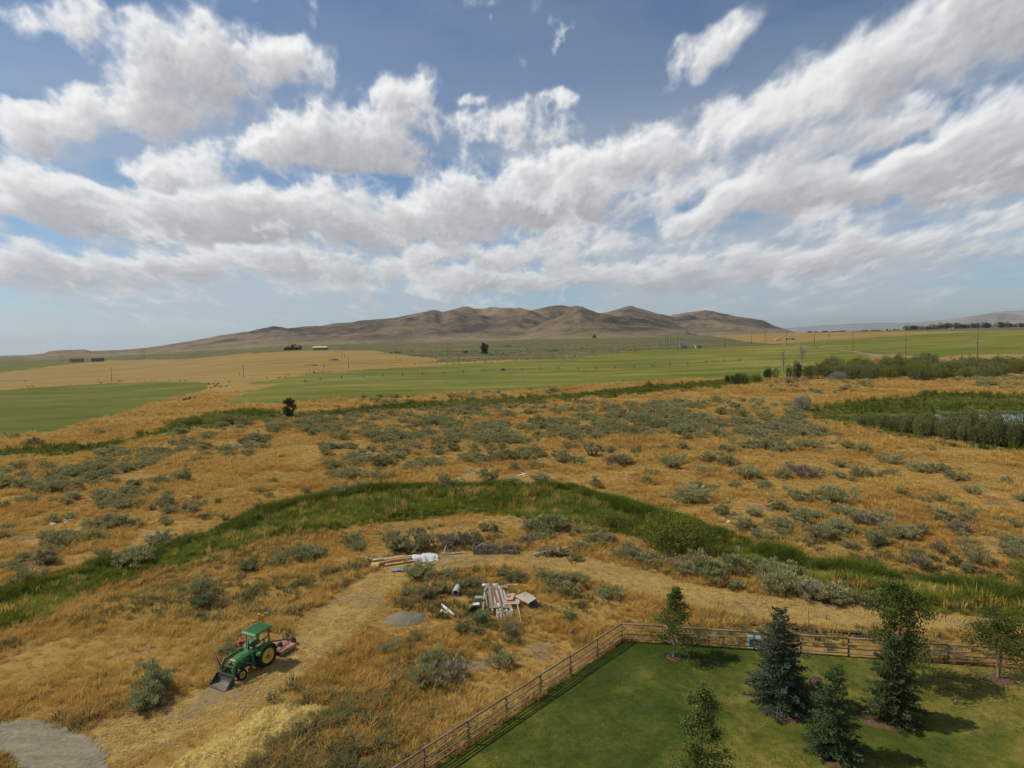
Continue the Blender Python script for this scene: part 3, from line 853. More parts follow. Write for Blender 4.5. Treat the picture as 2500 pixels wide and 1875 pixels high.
STRAW_HEAP = world_poly([(400, 1900), (430, 1855), (470, 1832), (529, 1800), (570, 1780), (600, 1748), (660, 1728), (715, 1718), (775, 1720), (805, 1735), (812, 1755), (775, 1783), (700, 1824), (640, 1866), (600, 1910)], 30)


def build_grasses():
    K = [tuft(100 + i, 44, .40, .30, .022, .75, M_DRY) for i in range(5)] + [tuft(110 + i, 30, .66, .24, .020, .5, M_DRY, True) for i in range(3)]
    X, Y, S = [], [], []
    for r0, r1, d, s in ((27, 52, 14, .9), (52, 85, 9, 1.0), (85, 130, 4.6, 1.25), (130, 210, 2.0, 1.6), (210, 330, .7, 2.2)):
        x, y = polar_points(r0, r1, d); X.append(x); Y.append(y); S.append(np.full(len(x), s))
    x, y, s = map(np.concatenate, (X, Y, S))
    r, lawn, grav, trk, d1, d2, pond, marsh, hay = masks(x, y)
    n1 = fbm(x / 7, y / 7, 201, 4); n2 = fbm(x / 30, y / 30, 202, 3)
    keep = ~lawn & ~grav & ~pond & ~hay & (d1 < .6) & (d2 < 1.5) & (marsh < 3) & ~inside(x, y, STRAW_HEAP)
    keep &= (trk > 2.2 + 1.5 * (n1 - .5)) | (RNG.uniform(0, 1, len(x)) < .10)
    keep &= RNG.uniform(0, 1, len(x)) < lerp(.36, 1.0, sstep(n1 * .7 + n2 * .3, .37, .49))
    x, y, s, n1, n2, trk, r = (v[keep] for v in (x, y, s, n1, n2, trk, r))
    s = s * RNG.uniform(.6, 1.25, len(x)) * lerp(.6, 1.25, sstep(n1, .35, .65)) * lerp(.45, 1, sstep(trk, 1.5, 3.5))
    pick = np.where(RNG.uniform(0, 1, len(x)) < .22 + .35 * sstep(n2, .5, .65), RNG.integers(5, 8, len(x)), RNG.integers(0, 5, len(x)))
    scatter('dry_grass', np.stack([x, y, land(x, y)], -1), RNG.uniform(0, 6.28, len(x)), s, pick, K, 'orange and tan dry grass covering the open ground', 'grass')
    # short flattened straw on the track
    K = [tuft(130 + i, 20, .17, .30, .030, 1.6, M_STRAWG) for i in range(4)]
    x, y = polar_points(27, 95, 9)
    r, lawn, grav, trk, d1, d2, pond, marsh, hay = masks(x, y)
    k = (trk < 3.2) & ~lawn & ~grav & (RNG.uniform(0, 1, len(x)) < lerp(.15, .95, sstep(fbm(x / 2.5, y / 2.5, 77, 4), .40, .55))) & ~inside(x, y, STRAW_HEAP)
    x, y = x[k], y[k]
    scatter('mown_straw', np.stack([x, y, land(x, y)], -1), RNG.uniform(0, 6.28, len(x)), RNG.uniform(.6, 1.3, len(x)), RNG.integers(0, 4, len(x)), K, 'pale mown straw lying along the dirt track', 'straw')
    # the near ditch: green grass in front, darker reeds on the far side
    K = [tuft(140 + i, 46, .72, .34, .030, .75, M_GREEN) for i in range(5)] + [tuft(150 + i, 46, 1.3, .38, .036, .55, M_REED) for i in range(4)] + [tuft(160 + i, 18, 1.1, .25, .03, .3, M_DRY, True) for i in range(2)]
    x, y = polar_points(44, 130, 9, 46)
    d1 = signed(x, y, P_D1); k = d1 > -.7 + 1.2 * (fbm(x / 3, y / 3, 55, 3) - .5)
    x, y, d1 = x[k], y[k], d1[k]
    # how far towards the far bank
    c = seg_dist(x, y, world_poly(D1_UP, 60, False)); u = sstep(c, 3.4, 1.6)
    n = fbm(x / 4, y / 4, 66, 4)
    reed = RNG.uniform(0, 1, len(x)) < u * .95 * sstep(n, .22, .42) + .10 * sstep(n, .5, .6)
    pick = np.where(reed, RNG.integers(5, 9, len(x)), np.where(RNG.uniform(0, 1, len(x)) < .05 + .16 * sstep(n, .55, .7), RNG.integers(9, 11, len(x)), RNG.integers(0, 5, len(x))))
    s = RNG.uniform(.65, 1.2, len(x)) * lerp(.6, 1.1, sstep(d1, -.5, 1.2)) * lerp(.8, 1.15, sstep(n, .35, .6))
    scatter('ditch_grass', np.stack([x, y, land(x, y)], -1), RNG.uniform(0, 6.28, len(x)), s, pick, K, 'tall green grass and reeds filling the winding ditch', 'grass')
    # the far ditch and the marsh round the pond
    K = [tuft(170 + i, 30, .9, .55, .09, .5, M_MARSH) for i in range(4)] + [tuft(180 + i, 30, 1.7, .5, .09, .35, M_REED) for i in range(3)]
    x, y = polar_points(100, 520, .55, 44)
    d2 = signed(x, y, P_D2); ms = signed(x, y, P_MARSH); pd = signed(x, y, P_POND)
    n = fbm(x / 11, y / 11, 68, 4)
    k = ((d2 > -1.5 + 4 * (n - .5)) | ((ms > -1 + 6 * (n - .5)) & (pd < -.3)))
    x, y, pd, ms, n = x[k], y[k], pd[k], ms[k], n[k]
    back = (pd > -7) & (y > 175) & (x > 118)
    pick = np.where(back | (RNG.uniform(0, 1, len(x)) < .3 * sstep(n, .45, .6)), RNG.integers(4, 7, len(x)), RNG.integers(0, 4, len(x)))
    scatter('marsh_grass', np.stack([x, y, np.maximum(land(x, y), POND_Z)], -1), RNG.uniform(0, 6.28, len(x)), RNG.uniform(.6, 1.3, len(x)) * np.where(back, 1.3, 1), pick, K, 'green marsh grass along the far ditch and around the pond', 'grass')
    # dull weeds below the straw heap and along the yard fence
    K = [tuft(190 + i, 30, .55, .28, .05, .7, M_WEED) for i in range(4)]
    P = world_poly([(600, 1900), (690, 1830), (790, 1775), (850, 1760), (930, 1790), (920, 1850), (860, 1910)], 40)
    x, y = polar_points(26, 44, 16); k = (signed(x, y, P) > -.6 + 1.6 * (fbm(x / 1.5, y / 1.5, 12, 3) - .5)) & (fbm(x / 1.2, y / 1.2, 15, 3) > .42)
    x2, y2 = polar_points(28, 75, 2.4); r, lawn, grav, trk, d1, d2, pond, marsh, hay = masks(x2, y2)
    k2 = ~lawn & ~grav & (trk > 2.5) & (d1 < 0) & (fbm(x2 / 5, y2 / 5, 16, 4) > .53)
    x, y = np.concatenate([x[k], x2[k2]]), np.concatenate([y[k], y2[k2]])
    scatter('weeds', np.stack([x, y, land(x, y)], -1), RNG.uniform(0, 6.28, len(x)), RNG.uniform(.5, 1.35, len(x)), RNG.integers(0, 4, len(x)), K, 'dull green and brown weeds below the straw heap', 'weeds')
    # short turf of the lawn
    K = [tuft(210 + i, 18, .075, .13, .016, 1.0, M_LAWNG) for i in range(4)]
    x, y = polar_points(26, 52, 30); k = inside(x, y, P_LAWN) & (fbm(x / .7, y / .7, 23, 3) > .40); x, y = x[k], y[k]
    scatter('lawn_grass', np.stack([x, y, np.full(len(x), .03)], -1), RNG.uniform(0, 6.28, len(x)), RNG.uniform(.6, 1.4, len(x)), RNG.integers(0, 4, len(x)), K, 'short mown green turf of the fenced lawn', 'grass')


build_grasses()

# ------------------------------------------------------------------ sagebrush
M_SAGE = leaf_mat('sage_leaf', [(.24, .235, .098), (.35, .34, .155), (.47, .45, .23)], [(.24, .24, .098), (.35, .345, .16), (.44, .425, .225)], trans=.30, fscale=.15)
M_SAGEG = leaf_mat('sage_leaf_blue', [(.20, .225, .095), (.30, .325, .15), (.41, .43, .22)], trans=.30)
M_SAGED = leaf_mat('dead_sage_twig', [(.20, .165, .105), (.31, .26, .17), (.43, .37, .26)], trans=.1)
M_TWIG = plain_mat('sage_wood', (.14, .105, .075), .95, .35, 8)


def sage_mesh(seed, flat=1.0, nclump=20, per=46, leaf=None, L=.17, W=.042):
    """unit bush: half width 1, height about 1"""
    g = np.random.default_rng(seed)
    P, D, segs = [], [], []
    nclump = int(nclump * 1.5); a0 = g.uniform(0, 6.283)
    for k in range(nclump):
        az = g.uniform(0, 6.283); el = math.asin(g.uniform(.02, 1.0)); q = g.uniform(.42, .90)
        lump = g.uniform(.62, 1.16) * (1 + .22 * math.cos(2 * (az - a0)) + .12 * math.cos(3 * az + a0))
        c = np.array([math.cos(az) * math.cos(el) * q * lump, math.sin(az) * math.cos(el) * q * lump, (.12 + math.sin(el) * .80 * q * flat * lump)])
        rad = g.uniform(.12, .25)
        n = int(per * g.uniform(.7, 1.3)); d = g.normal(size=(n, 3)); d /= np.linalg.norm(d, axis=1, keepdims=True)
        d[:, 2] = np.abs(d[:, 2]) * .9 + .05
        P.append(c + d * rad * g.uniform(.25, 1.0, (n, 1)) * np.array([1, 1, .8]))
        out = c / np.linalg.norm(c)
        D.append(d * .6 + out * .45 + np.array([0, 0, .8]) + g.normal(0, .25, (n, 3)))
        b = np.array([g.normal(0, .07), g.normal(0, .07), -.03])
        segs.append(([b, (b + c) / 2 + np.array([0, 0, -.06]) + g.normal(0, .05, 3), c], [.035, .022, .008]))
    P, D = np.concatenate(P), np.concatenate(D)
    V, F = cards(P, D, L * g.uniform(.6, 1.3, len(P)), W * g.uniform(.7, 1.3, len(P)), g)
    V[:, 2] = np.maximum(V[:, 2], -.02)
    wV, wF = tubes(segs, 4)
    return two_part('sagebrush', V, F, wV, wF, [leaf or M_SAGE, M_TWIG])


SAGE = [sage_mesh(300, 1.0), sage_mesh(301, .75, 18), sage_mesh(302, 1.1, 24), sage_mesh(303, .6, 16), sage_mesh(304, .9, 14, 60), sage_mesh(305, 1.0, 26)]
SAGE_B = [sage_mesh(310, 1.05, 46, 52, M_SAGEG, .13, .034), sage_mesh(311, .95, 42, 52, M_SAGEG, .13, .034)]
SAGE_D = [sage_mesh(320, .8, 18, 44, M_SAGED, .26, .03), sage_mesh(321, .9, 20, 44, M_SAGED, .26, .03)]


def zoomed(ox, oy, k, items): return [(ox + i[0] / k, oy + i[1] / k, i[2] / k, i[3] / k, (i[4] if len(i) > 4 else 's')) for i in items]


# bushes read off the photograph: x, foot, width, height (and s = grey-green, b = bluish, d = dead)
TR = zoomed(1600, 850, 2.458, [
    (560, 785, 170, 115), (1060, 940, 190, 130), (1110, 1000, 160, 90), (180, 925, 170, 90), (400, 1000, 120, 80), (525, 1080, 140, 100), (590, 1005, 100, 70), (640, 1150, 130, 90), (755, 1080, 150, 80),
    (870, 1050, 115, 110), (985, 1140, 150, 110), (1070, 1135, 90, 70), (1320, 1185, 140, 100, 'b'), (1350, 1045, 170, 60), (1480, 1150, 160, 120), (1580, 1120, 90, 80), (1730, 1040, 145, 95), (1870, 1030, 80, 55, 'b'),
    (1850, 1195, 90, 60), (1930, 1280, 150, 110), (1800, 1290, 80, 70), (1865, 1340, 70, 60, 'b'), (1590, 1320, 130, 90, 'd'), (1700, 1230, 90, 80, 'd'), (2170, 1075, 90, 70), (2180, 1220, 90, 90), (1480, 885, 85, 70),
    (1615, 920, 60, 50), (1705, 915, 80, 60), (1900, 870, 110, 70), (2100, 815, 50, 45, 'b'), (1280, 780, 110, 70), (1200, 770, 70, 60), (1110, 780, 90, 50), (1580, 740, 130, 80), (1720, 750, 70, 70), (1810, 790, 140, 70),
    (1660, 620, 35, 30, 'b'), (650, 860, 80, 80), (745, 780, 110, 60), (480, 840, 100, 50), (260, 840, 80, 50), (350, 860, 60, 50), (960, 505, 35, 40), (1400, 690, 150, 70), (1240, 630, 70, 70), (1150, 600, 100, 60),
    (730, 625, 80, 60), (920, 600, 130, 60), (430, 620, 120, 70), (560, 600, 140, 50), (110, 690, 130, 70), (320, 685, 150, 60), (440, 700, 120, 60), (870, 770, 160, 80, 'd'), (950, 750, 110, 60), (300, 745, 110, 50),
    (280, 1260, 110, 90), (350, 1380, 180, 120), (500, 1350, 200, 130), (640, 1340, 150, 90), (710, 1380, 170, 120), (790, 1470, 220, 140), (980, 1450, 130, 80), (860, 1380, 90, 90), (160, 1290, 80, 60), (1090, 1470, 120, 90)])
TR += zoomed(800, 950, 2.458, [
    (970, 550, 120, 100), (1280, 560, 120, 80), (700, 590, 110, 80), (790, 590, 100, 60), (1125, 580, 130, 60), (1120, 490, 70, 50), (850, 440, 60, 50), (875, 370, 70, 60), (965, 430, 60, 40, 'd'), (975, 390, 50, 40), (1050, 360, 60, 50),
    (1080, 430, 130, 80), (1200, 420, 90, 60), (1420, 440, 130, 90), (1590, 400, 140, 110), (1500, 450, 120, 60), (1720, 460, 110, 70, 'd'), (1790, 450, 110, 90), (1850, 390, 70, 70), (1700, 390, 50, 60), (2070, 470, 150, 100),
    (1920, 570, 70, 60), (1930, 510, 80, 40), (2180, 660, 190, 90), (1610, 590, 80, 60), (1260, 470, 110, 50), (2120, 360, 70, 50), (2030, 360, 60, 40), (60, 640, 110, 70), (200, 610, 100, 70), (300, 470, 130, 80), (420, 430, 120, 80),
    (130, 540, 140, 80), (330, 540, 150, 70), (520, 470, 120, 60), (40, 480, 110, 70), (660, 380, 110, 70), (760, 370, 80, 60), (540, 500, 60, 40), (680, 470, 60, 40, 'd'),
    (420, 970, 200, 130), (580, 960, 140, 130), (560, 880, 70, 60, 'd'), (155, 950, 120, 90), (190, 970, 80, 60), (510, 980, 90, 60), (725, 945, 150, 90, 'd'), (820, 925, 100, 70, 'd'), (890, 930, 90, 80), (940, 850, 80, 70),
    (1240, 860, 150, 90), (1340, 850, 170, 110), (1520, 860, 100, 60), (1000, 860, 50, 60, 'b'), (1610, 930, 110, 70), (1680, 920, 120, 60, 'd'), (1520, 970, 100, 60), (1650, 950, 90, 60), (1200, 930, 110, 60, 'd')])
TR += zoomed(0, 1000, 2.458, [
    (205, 220, 90, 65), (80, 180, 90, 40), (650, 220, 40, 40), (590, 145, 100, 35), (1000, 570, 100, 70), (1010, 620, 100, 60), (1110, 430, 90, 70, 'b'), (1070, 410, 80, 50), (970, 445, 100, 60), (680, 440, 90, 50), (810, 460, 100, 60),
    (760, 510, 110, 60), (930, 500, 80, 50), (830, 530, 100, 60), (600, 540, 110, 70), (700, 550, 110, 60), (620, 590, 90, 50), (690, 580, 70, 50), (430, 540, 110, 50), (410, 570, 70, 40), (580, 460, 60, 50), (160, 555, 110, 50),
    (30, 595, 60, 50), (315, 680, 75, 55), (50, 715, 100, 50), (570, 710, 150, 60), (420, 775, 130, 85), (270, 780, 80, 60), (790, 700, 140, 60), (1010, 690, 70, 50), (1310, 570, 40, 40, 'b'), (1355, 660, 60, 50), (1550, 620, 60, 60, 'b'),
    (1540, 680, 80, 60), (1130, 600, 80, 50, 'd'), (905, 600, 50, 40), (635, 905, 110, 90), (800, 930, 200, 120), (730, 950, 80, 70), (975, 820, 140, 90), (1120, 800, 110, 60), (90, 960, 130, 70), (165, 1035, 160, 100), (2000, 525, 150, 75),
    (335, 850, 60, 40), (230, 490, 140, 80), (340, 490, 150, 80), (450, 490, 100, 70), (90, 460, 90, 50), (170, 440, 90, 50), (1230, 655, 80, 35, 'd'), (1190, 550, 70, 40, 'd'),
    (1495, 980, 110, 90, 'b'), (1215, 1110, 110, 110, 'b'), (1210, 1195, 150, 110, 'b'), (1800, 930, 200, 130), (1890, 905, 130, 90), (1660, 950, 120, 80), (2130, 840, 130, 80)])
TR += zoomed(0, 1500, 2.458, [(930, 470, 200, 170, 'b'), (880, 560, 190, 130, 'b'), (960, 540, 120, 90, 'd'), (1370, 250, 130, 80, 'b')])
TR += zoomed(900, 1480, 2.765, [(430, 420, 160, 130, 'b'), (410, 540, 210, 170), (560, 500, 230, 150, 'd'), (900, 415, 200, 130), (640, 185, 100, 90, 'b'), (760, 125, 150, 100, 'b'), (740, 195, 80, 60, 'b'), (1360, 95, 100, 60),
    (1310, 130, 60, 50), (960, 195, 110, 90, 'd'), (170, 545, 80, 80), (140, 290, 170, 80), (330, 235, 120, 70), (110, 640, 100, 80)])
TR += zoomed(860, 1280, 3.687, [(500, 640, 110, 90), (620, 670, 170, 130), (720, 655, 160, 120), (820, 620, 140, 100), (970, 580, 120, 110), (1090, 560, 140, 110), (1900, 610, 250, 120), (1960, 860, 130, 80), (1350, 580, 150, 80), (1530, 500, 150, 60, 'd')])


def marks():
    out = []
    for (px, py, k, text) in ((1010, 1098, 1, 'near the grey boards in the sage belt'), (1495, 1068, 1, 'near the bleached sticks in the sage belt'), (830, 1094, 1, 'near the low grey board stack'),
                              (400, 1325, 1, 'near the dark boards and sticks'), (1956, 1003, 1, 'near the silvery round bush'), (2150, 1080, 1, 'below the willow row of the pond'), (707, 1022, 1, 'near the dark lone tree'),
                              (210, 1096, 1, 'near the dark rusty rock heap'), (1650, 1290, 1, 'behind the big rounded willow'), (1200, 1170, 1, 'just behind the bend of the ditch'), (1240, 1010, 1, 'along the middle of the far ditch'),
                              (520, 1190, 1, 'among the pale flat stones'), (2250, 1270, 1, 'on the open slope'), (2480, 1340, 1, 'near the willow at its tail'), (1583, 960, 1, 'near the round lone bush'), (2440, 940, 1, 'between the thicket and the pond')):
        P = gpx(px, py); out.append((text, P[0], P[1], math.hypot(P[0], P[1])))
    return out


def build_sage():
    MARKS = marks()
    spots = []
    for (px, py, w, h, k) in TR:
        P = gpx(px, py); m = m_per_px(P)
        spots.append((P[0], P[1], w * m * .66, h * m * 1.12, k))
    # the rest of the belts, thinner where the photograph shows open grass: (outline, bushes)
    belts = [([(650, 1060), (760, 1010), (1000, 1005), (1300, 985), (1500, 985), (1700, 985), (1760, 1010), (1700, 1060), (1400, 1080), (1000, 1090)], 640), ([(780, 1090), (1000, 1090), (1300, 1080), (1450, 1090), (1250, 1130), (1000, 1150), (800, 1190)], 80),
             ([(0, 1140), (150, 1120), (380, 1095), (430, 1120), (330, 1150), (200, 1190), (0, 1195)], 120), ([(380, 1090), (560, 1060), (660, 1060), (640, 1110), (500, 1130), (400, 1130)], 40),
             ([(1560, 990), (1750, 975), (1950, 990), (1960, 1030), (2050, 1060), (2000, 1110), (1700, 1080), (1560, 1060)], 270), ([(1870, 930), (2100, 925), (2160, 940), (2050, 965), (1880, 960)], 55), ([(2330, 930), (2500, 920), (2600, 925), (2600, 950), (2420, 955)], 90),
             ([(400, 1040), (560, 1035), (700, 1030), (900, 1020), (900, 1045), (600, 1060), (420, 1075)], 60), ([(860, 972), (1000, 968), (1150, 962), (1300, 955), (1450, 952), (1450, 962), (1200, 975), (900, 995)], 60),
             ([(1750, 1080), (2000, 1110), (2300, 1180), (2500, 1220), (2500, 1400), (2200, 1380), (1900, 1320), (1700, 1200)], 40), ([(0, 1200), (600, 1150), (900, 1180), (600, 1240), (300, 1340), (0, 1400)], 35),
             ([(1300, 1300), (1500, 1330), (1650, 1385), (1500, 1390), (1300, 1350)], 14), ([(1000, 1400), (1400, 1400), (1500, 1460), (1350, 1520), (1250, 1440), (1000, 1440)], 10), ([(1600, 1400), (1700, 1390), (2000, 1450), (2250, 1490), (2000, 1475), (1750, 1440)], 16)]
    far = []
    g = np.random.default_rng(5)
    for poly, n in belts:
        pts = np.array(poly, float); lo, hi = pts.min(0), pts.max(0); k = 0
        while k < n:
            q = g.uniform(lo, hi)
            if not inside(q[:1], q[1:], pts)[0]: continue
            P = gpx(*q)
            if fbm(P[0] / 9, P[1] / 9, 88, 3) < .40 and g.uniform() < .7: k += .3; continue
            k += 1
            w = g.uniform(.85, 1.25 + 1.0 * g.uniform()) * (1.0 if P[1] < 130 else 1.35)
            far.append((P[0], P[1], w, w * g.uniform(.7, 1.15), 'd' if g.uniform() < .08 else ('b' if g.uniform() < .06 else 's')))
    far.sort(key=lambda b: math.hypot(b[0], b[1]) / b[2])
    room = 296 - len(spots)
    spots += far[:room]; rest = far[room:]
    names = {'s': 'grey-green', 'b': 'bluish-green', 'd': 'dead grey'}
    d1 = signed(np.array([s[0] for s in spots]), np.array([s[1] for s in spots]), P_D1)
    up = world_poly(D1_UP, 60, False)
    for (x, y, w, h, k), dd in zip(spots, d1):
        r = math.hypot(x, y)
        me = (SAGE if k == 's' else SAGE_B if k == 'b' else SAGE_D)[int(g.integers(0, {'s': 6, 'b': 2, 'd': 2}[k]))]
        a = math.atan2(x, y); i = int(np.argmin(np.abs(np.arctan2(up[:, 0], up[:, 1]) - a)))
        beyond = r > math.hypot(*up[i]) - 1.5
        junk = seg_dist(np.array([x]), np.array([y]), np.array([(-10., 51.), (6., 48.)]))[0] < 7
        size = 'large ' if w > 1.75 else 'small ' if w < 1.0 else 'mid-sized '
        if beyond:
            mark = min(MARKS, key=lambda q: math.hypot(x - q[1], y - q[2]) / q[3])[0]
            lab = size + names[k] + ' sagebrush beyond the green ditch, ' + mark
        else:
            if junk: mark = 'growing around the scrap lumber pile'
            elif y < 46 and x > -16: mark = 'in the dry grass between track and lawn fence'
            elif x < -16 and r < 62: mark = 'in the orange grass on the tractor side of the track'
            elif x > 14: mark = 'between the mown track and the big rounded willow'
            else: mark = 'between the mown track and the green ditch'
            lab = size + names[k] + ' sagebrush bush ' + mark
        gp = lab.replace('sagebrush bush', 'sagebrush')
        o = link('sagebrush', me, None, (x, y, float(land(x, y)) - .03), label=lab, cat='bush', group='bushes: ' + gp)
        o.rotation_euler = (0, 0, g.uniform(0, 6.28)); o.scale = (w, w, max(h, .55 * w))
    # smaller and farther bushes, past counting
    for px0, px1, py0, py1, n in ((950, 1800, 845, 890, 700), (1180, 1700, 838, 870, 500), (560, 900, 905, 925, 90), (60, 560, 928, 950, 120), (2250, 2500, 868, 900, 30), (900, 1600, 870, 890, 40)):
        for _ in range(n):
            P = gpx(g.uniform(px0, px1), g.uniform(py0, py1))
            if math.hypot(P[0], P[1]) > 2500 or any(inside(P[:1], P[1:2], h)[0] for h in P_HAY): continue
            if inside(P[:1], P[1:2], P_STUB[0])[0] and g.uniform() < .93: continue
            w = g.uniform(.5, 1.15); rest.append((P[0], P[1], w, w * .8, 's'))
    x = np.array([b[0] for b in rest]); y = np.array([b[1] for b in rest]); w = np.array([b[2] for b in rest])
    scatter('distant_sagebrush', np.stack([x, y, land(x, y)], -1), g.uniform(0, 6.28, len(x)), w, g.integers(0, len(SAGE), len(x)), SAGE, 'small grey-green sagebrush dotted over the far plain', 'bushes')


build_sage()

# ------------------------------------------------------------------ trees and shrubs
M_BARK = plain_mat('bark', (.19, .15, .115), .95, .4, 10)
M_PALEBARK = plain_mat('pale_bark', (.27, .23, .175), .9, .3, 8)
M_LEAF = leaf_mat('young_tree_leaf', [(.050, .076, .017), (.095, .130, .030), (.185, .21, .06)], trans=.35)
M_SPRUCE = leaf_mat('spruce_needle', [(.040, .070, .024), (.075, .115, .040), (.135, .175, .065)], trans=.15)
M_BLUESP = leaf_mat('blue_spruce_needle', [(.060, .088, .052), (.10, .135, .082), (.17, .205, .135)], trans=.15)
M_DARKSP = leaf_mat('dark_spruce_needle', [(.042, .066, .024), (.075, .105, .040), (.125, .155, .06)], trans=.15)
M_WILLOW = leaf_mat('willow_leaf', [(.13, .15, .026), (.20, .22, .042), (.29, .295, .07)], trans=.35)
M_WILLOWG = leaf_mat('grey_willow_leaf', [(.115, .13, .044), (.18, .195, .068), (.27, .27, .105)], trans=.3)
M_OLIVE = leaf_mat('silver_leaf', [(.19, .215, .145), (.28, .30, .215), (.38, .39, .30)], trans=.3)
M_FARTREE = leaf_mat('dark_tree_leaf', [(.022, .036, .018), (.040, .058, .026), (.065, .085, .036)], trans=.2)
M_MULCH = plain_mat('bark_mulch', (.115, .070, .040), .95, .45, 5)
M_DEADWOOD = plain_mat('bleached_wood', (.24, .215, .175), .95, .25, 6)


def deciduous(name, loc, h, width, seed, label, group=None, shape='cone', stems=1, nleaf=3600, leaf=.12, mat=None, bark=None, bare=.16, lean=0.0, rz=0.0, droop=0.0):
    g = np.random.default_rng(seed)
    t = thing(name, loc, label, 'tree', group, rz)
    segs, tips = [], []
    for s in range(stems):
        a0 = g.uniform(0, 6.28); off = np.array([math.cos(a0), math.sin(a0), 0]) * (.10 if stems > 1 else 0)
        topp = np.array([g.normal(0, .04) * h + off[0] * 6, g.normal(0, .04) * h + off[1] * 6 + lean, h * (1 if s == 0 else g.uniform(.8, .97))])
        tr = [off * 0.4, off + topp * np.array([.15, .15, .3]) + g.normal(0, .03, 3) * np.array([1, 1, 0]), topp * np.array([.5, .5, .62]) + off * .5, topp]
        r0 = .017 * h / (1 if stems == 1 else 1.5)
        segs.append((tr, [r0 * 1.15, r0 * .75, r0 * .42, r0 * .08]))
        nb = int(26 / (stems ** .5))
        for k in range(nb):
            u = bare + (1 - bare) * (k + g.uniform(0, 1)) / nb * .97
            p = interp_line(tr, u)
            if shape == 'cone': L = width * .5 * (1.08 - u) ** .75 * g.uniform(.6, 1.15)
            elif shape == 'round': L = width * .5 * math.sin(math.pi * min(1, max(.08, (u - bare * .6) / (1 - bare * .6) * .86 + .12))) ** .7 * g.uniform(.65, 1.1)
            else: L = width * .5 * (.35 + .65 * math.sin(math.pi * min(.98, u))) * g.uniform(.5, 1.2)
            az = k * 2.4 + g.normal(0, .4); el = g.uniform(.25, .8) - droop
            d = np.array([math.cos(az) * math.cos(el), math.sin(az) * math.cos(el), math.sin(el)])
            m_ = p + d * L * .5 + g.normal(0, .03 * L, 3); e = p + d * L + np.array([0, 0, -.12 * L])
            br = r0 * .30 * (1 - u * .7)
            segs.append(([p, m_, e], [br, br * .6, br * .15]))
            for j in range(3):
                q = m_ + (e - m_) * g.uniform(-.4, .9); d2 = d + g.normal(0, .7, 3); d2 /= np.linalg.norm(d2)
                e2 = q + d2 * L * g.uniform(.25, .5); segs.append(([q, e2], [br * .35, br * .1])); tips.append((q, e2, L))
            tips.append((m_, e, L)); tips.append((p + d * L * .25, m_, L))
    mb = MB()
    for p, r in segs: mb.tube(p, r, 5, cap=False)
    trunk = link('trunk', mb.mesh('trunk', bark or M_BARK, True), t)
    P, D = [], []
    per = max(4, nleaf // len(tips))
    for a, b, L in tips:
        u = g.uniform(0, 1.08, (per, 1)) ** .8
        q = a + (b - a) * u + g.normal(0, .10 + .07 * L, (per, 3)) * np.array([1, 1, .85]); P.append(q)
        D.append(g.normal(0, 1, (per, 3)) + np.array([0, 0, -.45]) + (b - a) / max(L, .1) * .7)
    P, D = np.concatenate(P), np.concatenate(D); P[:, 2] = np.maximum(P[:, 2], bare * h * .35)
    V, F = cards(P, D, leaf * g.uniform(.6, 1.3, len(P)), leaf * .62 * g.uniform(.7, 1.2, len(P)), g)
    link('crown', make_mesh('crown', V, F, False, [mat or M_LEAF]), t)
    return t


def interp_line(pts, u):
    pts = [np.asarray(p, float) for p in pts]; zs = [p[2] for p in pts]; z = zs[0] + (zs[-1] - zs[0]) * u
    for a, b in zip(pts[:-1], pts[1:]):
        if z <= b[2] + 1e-9: return a + (b - a) * ((z - a[2]) / max(b[2] - a[2], 1e-9))
    return pts[-1]


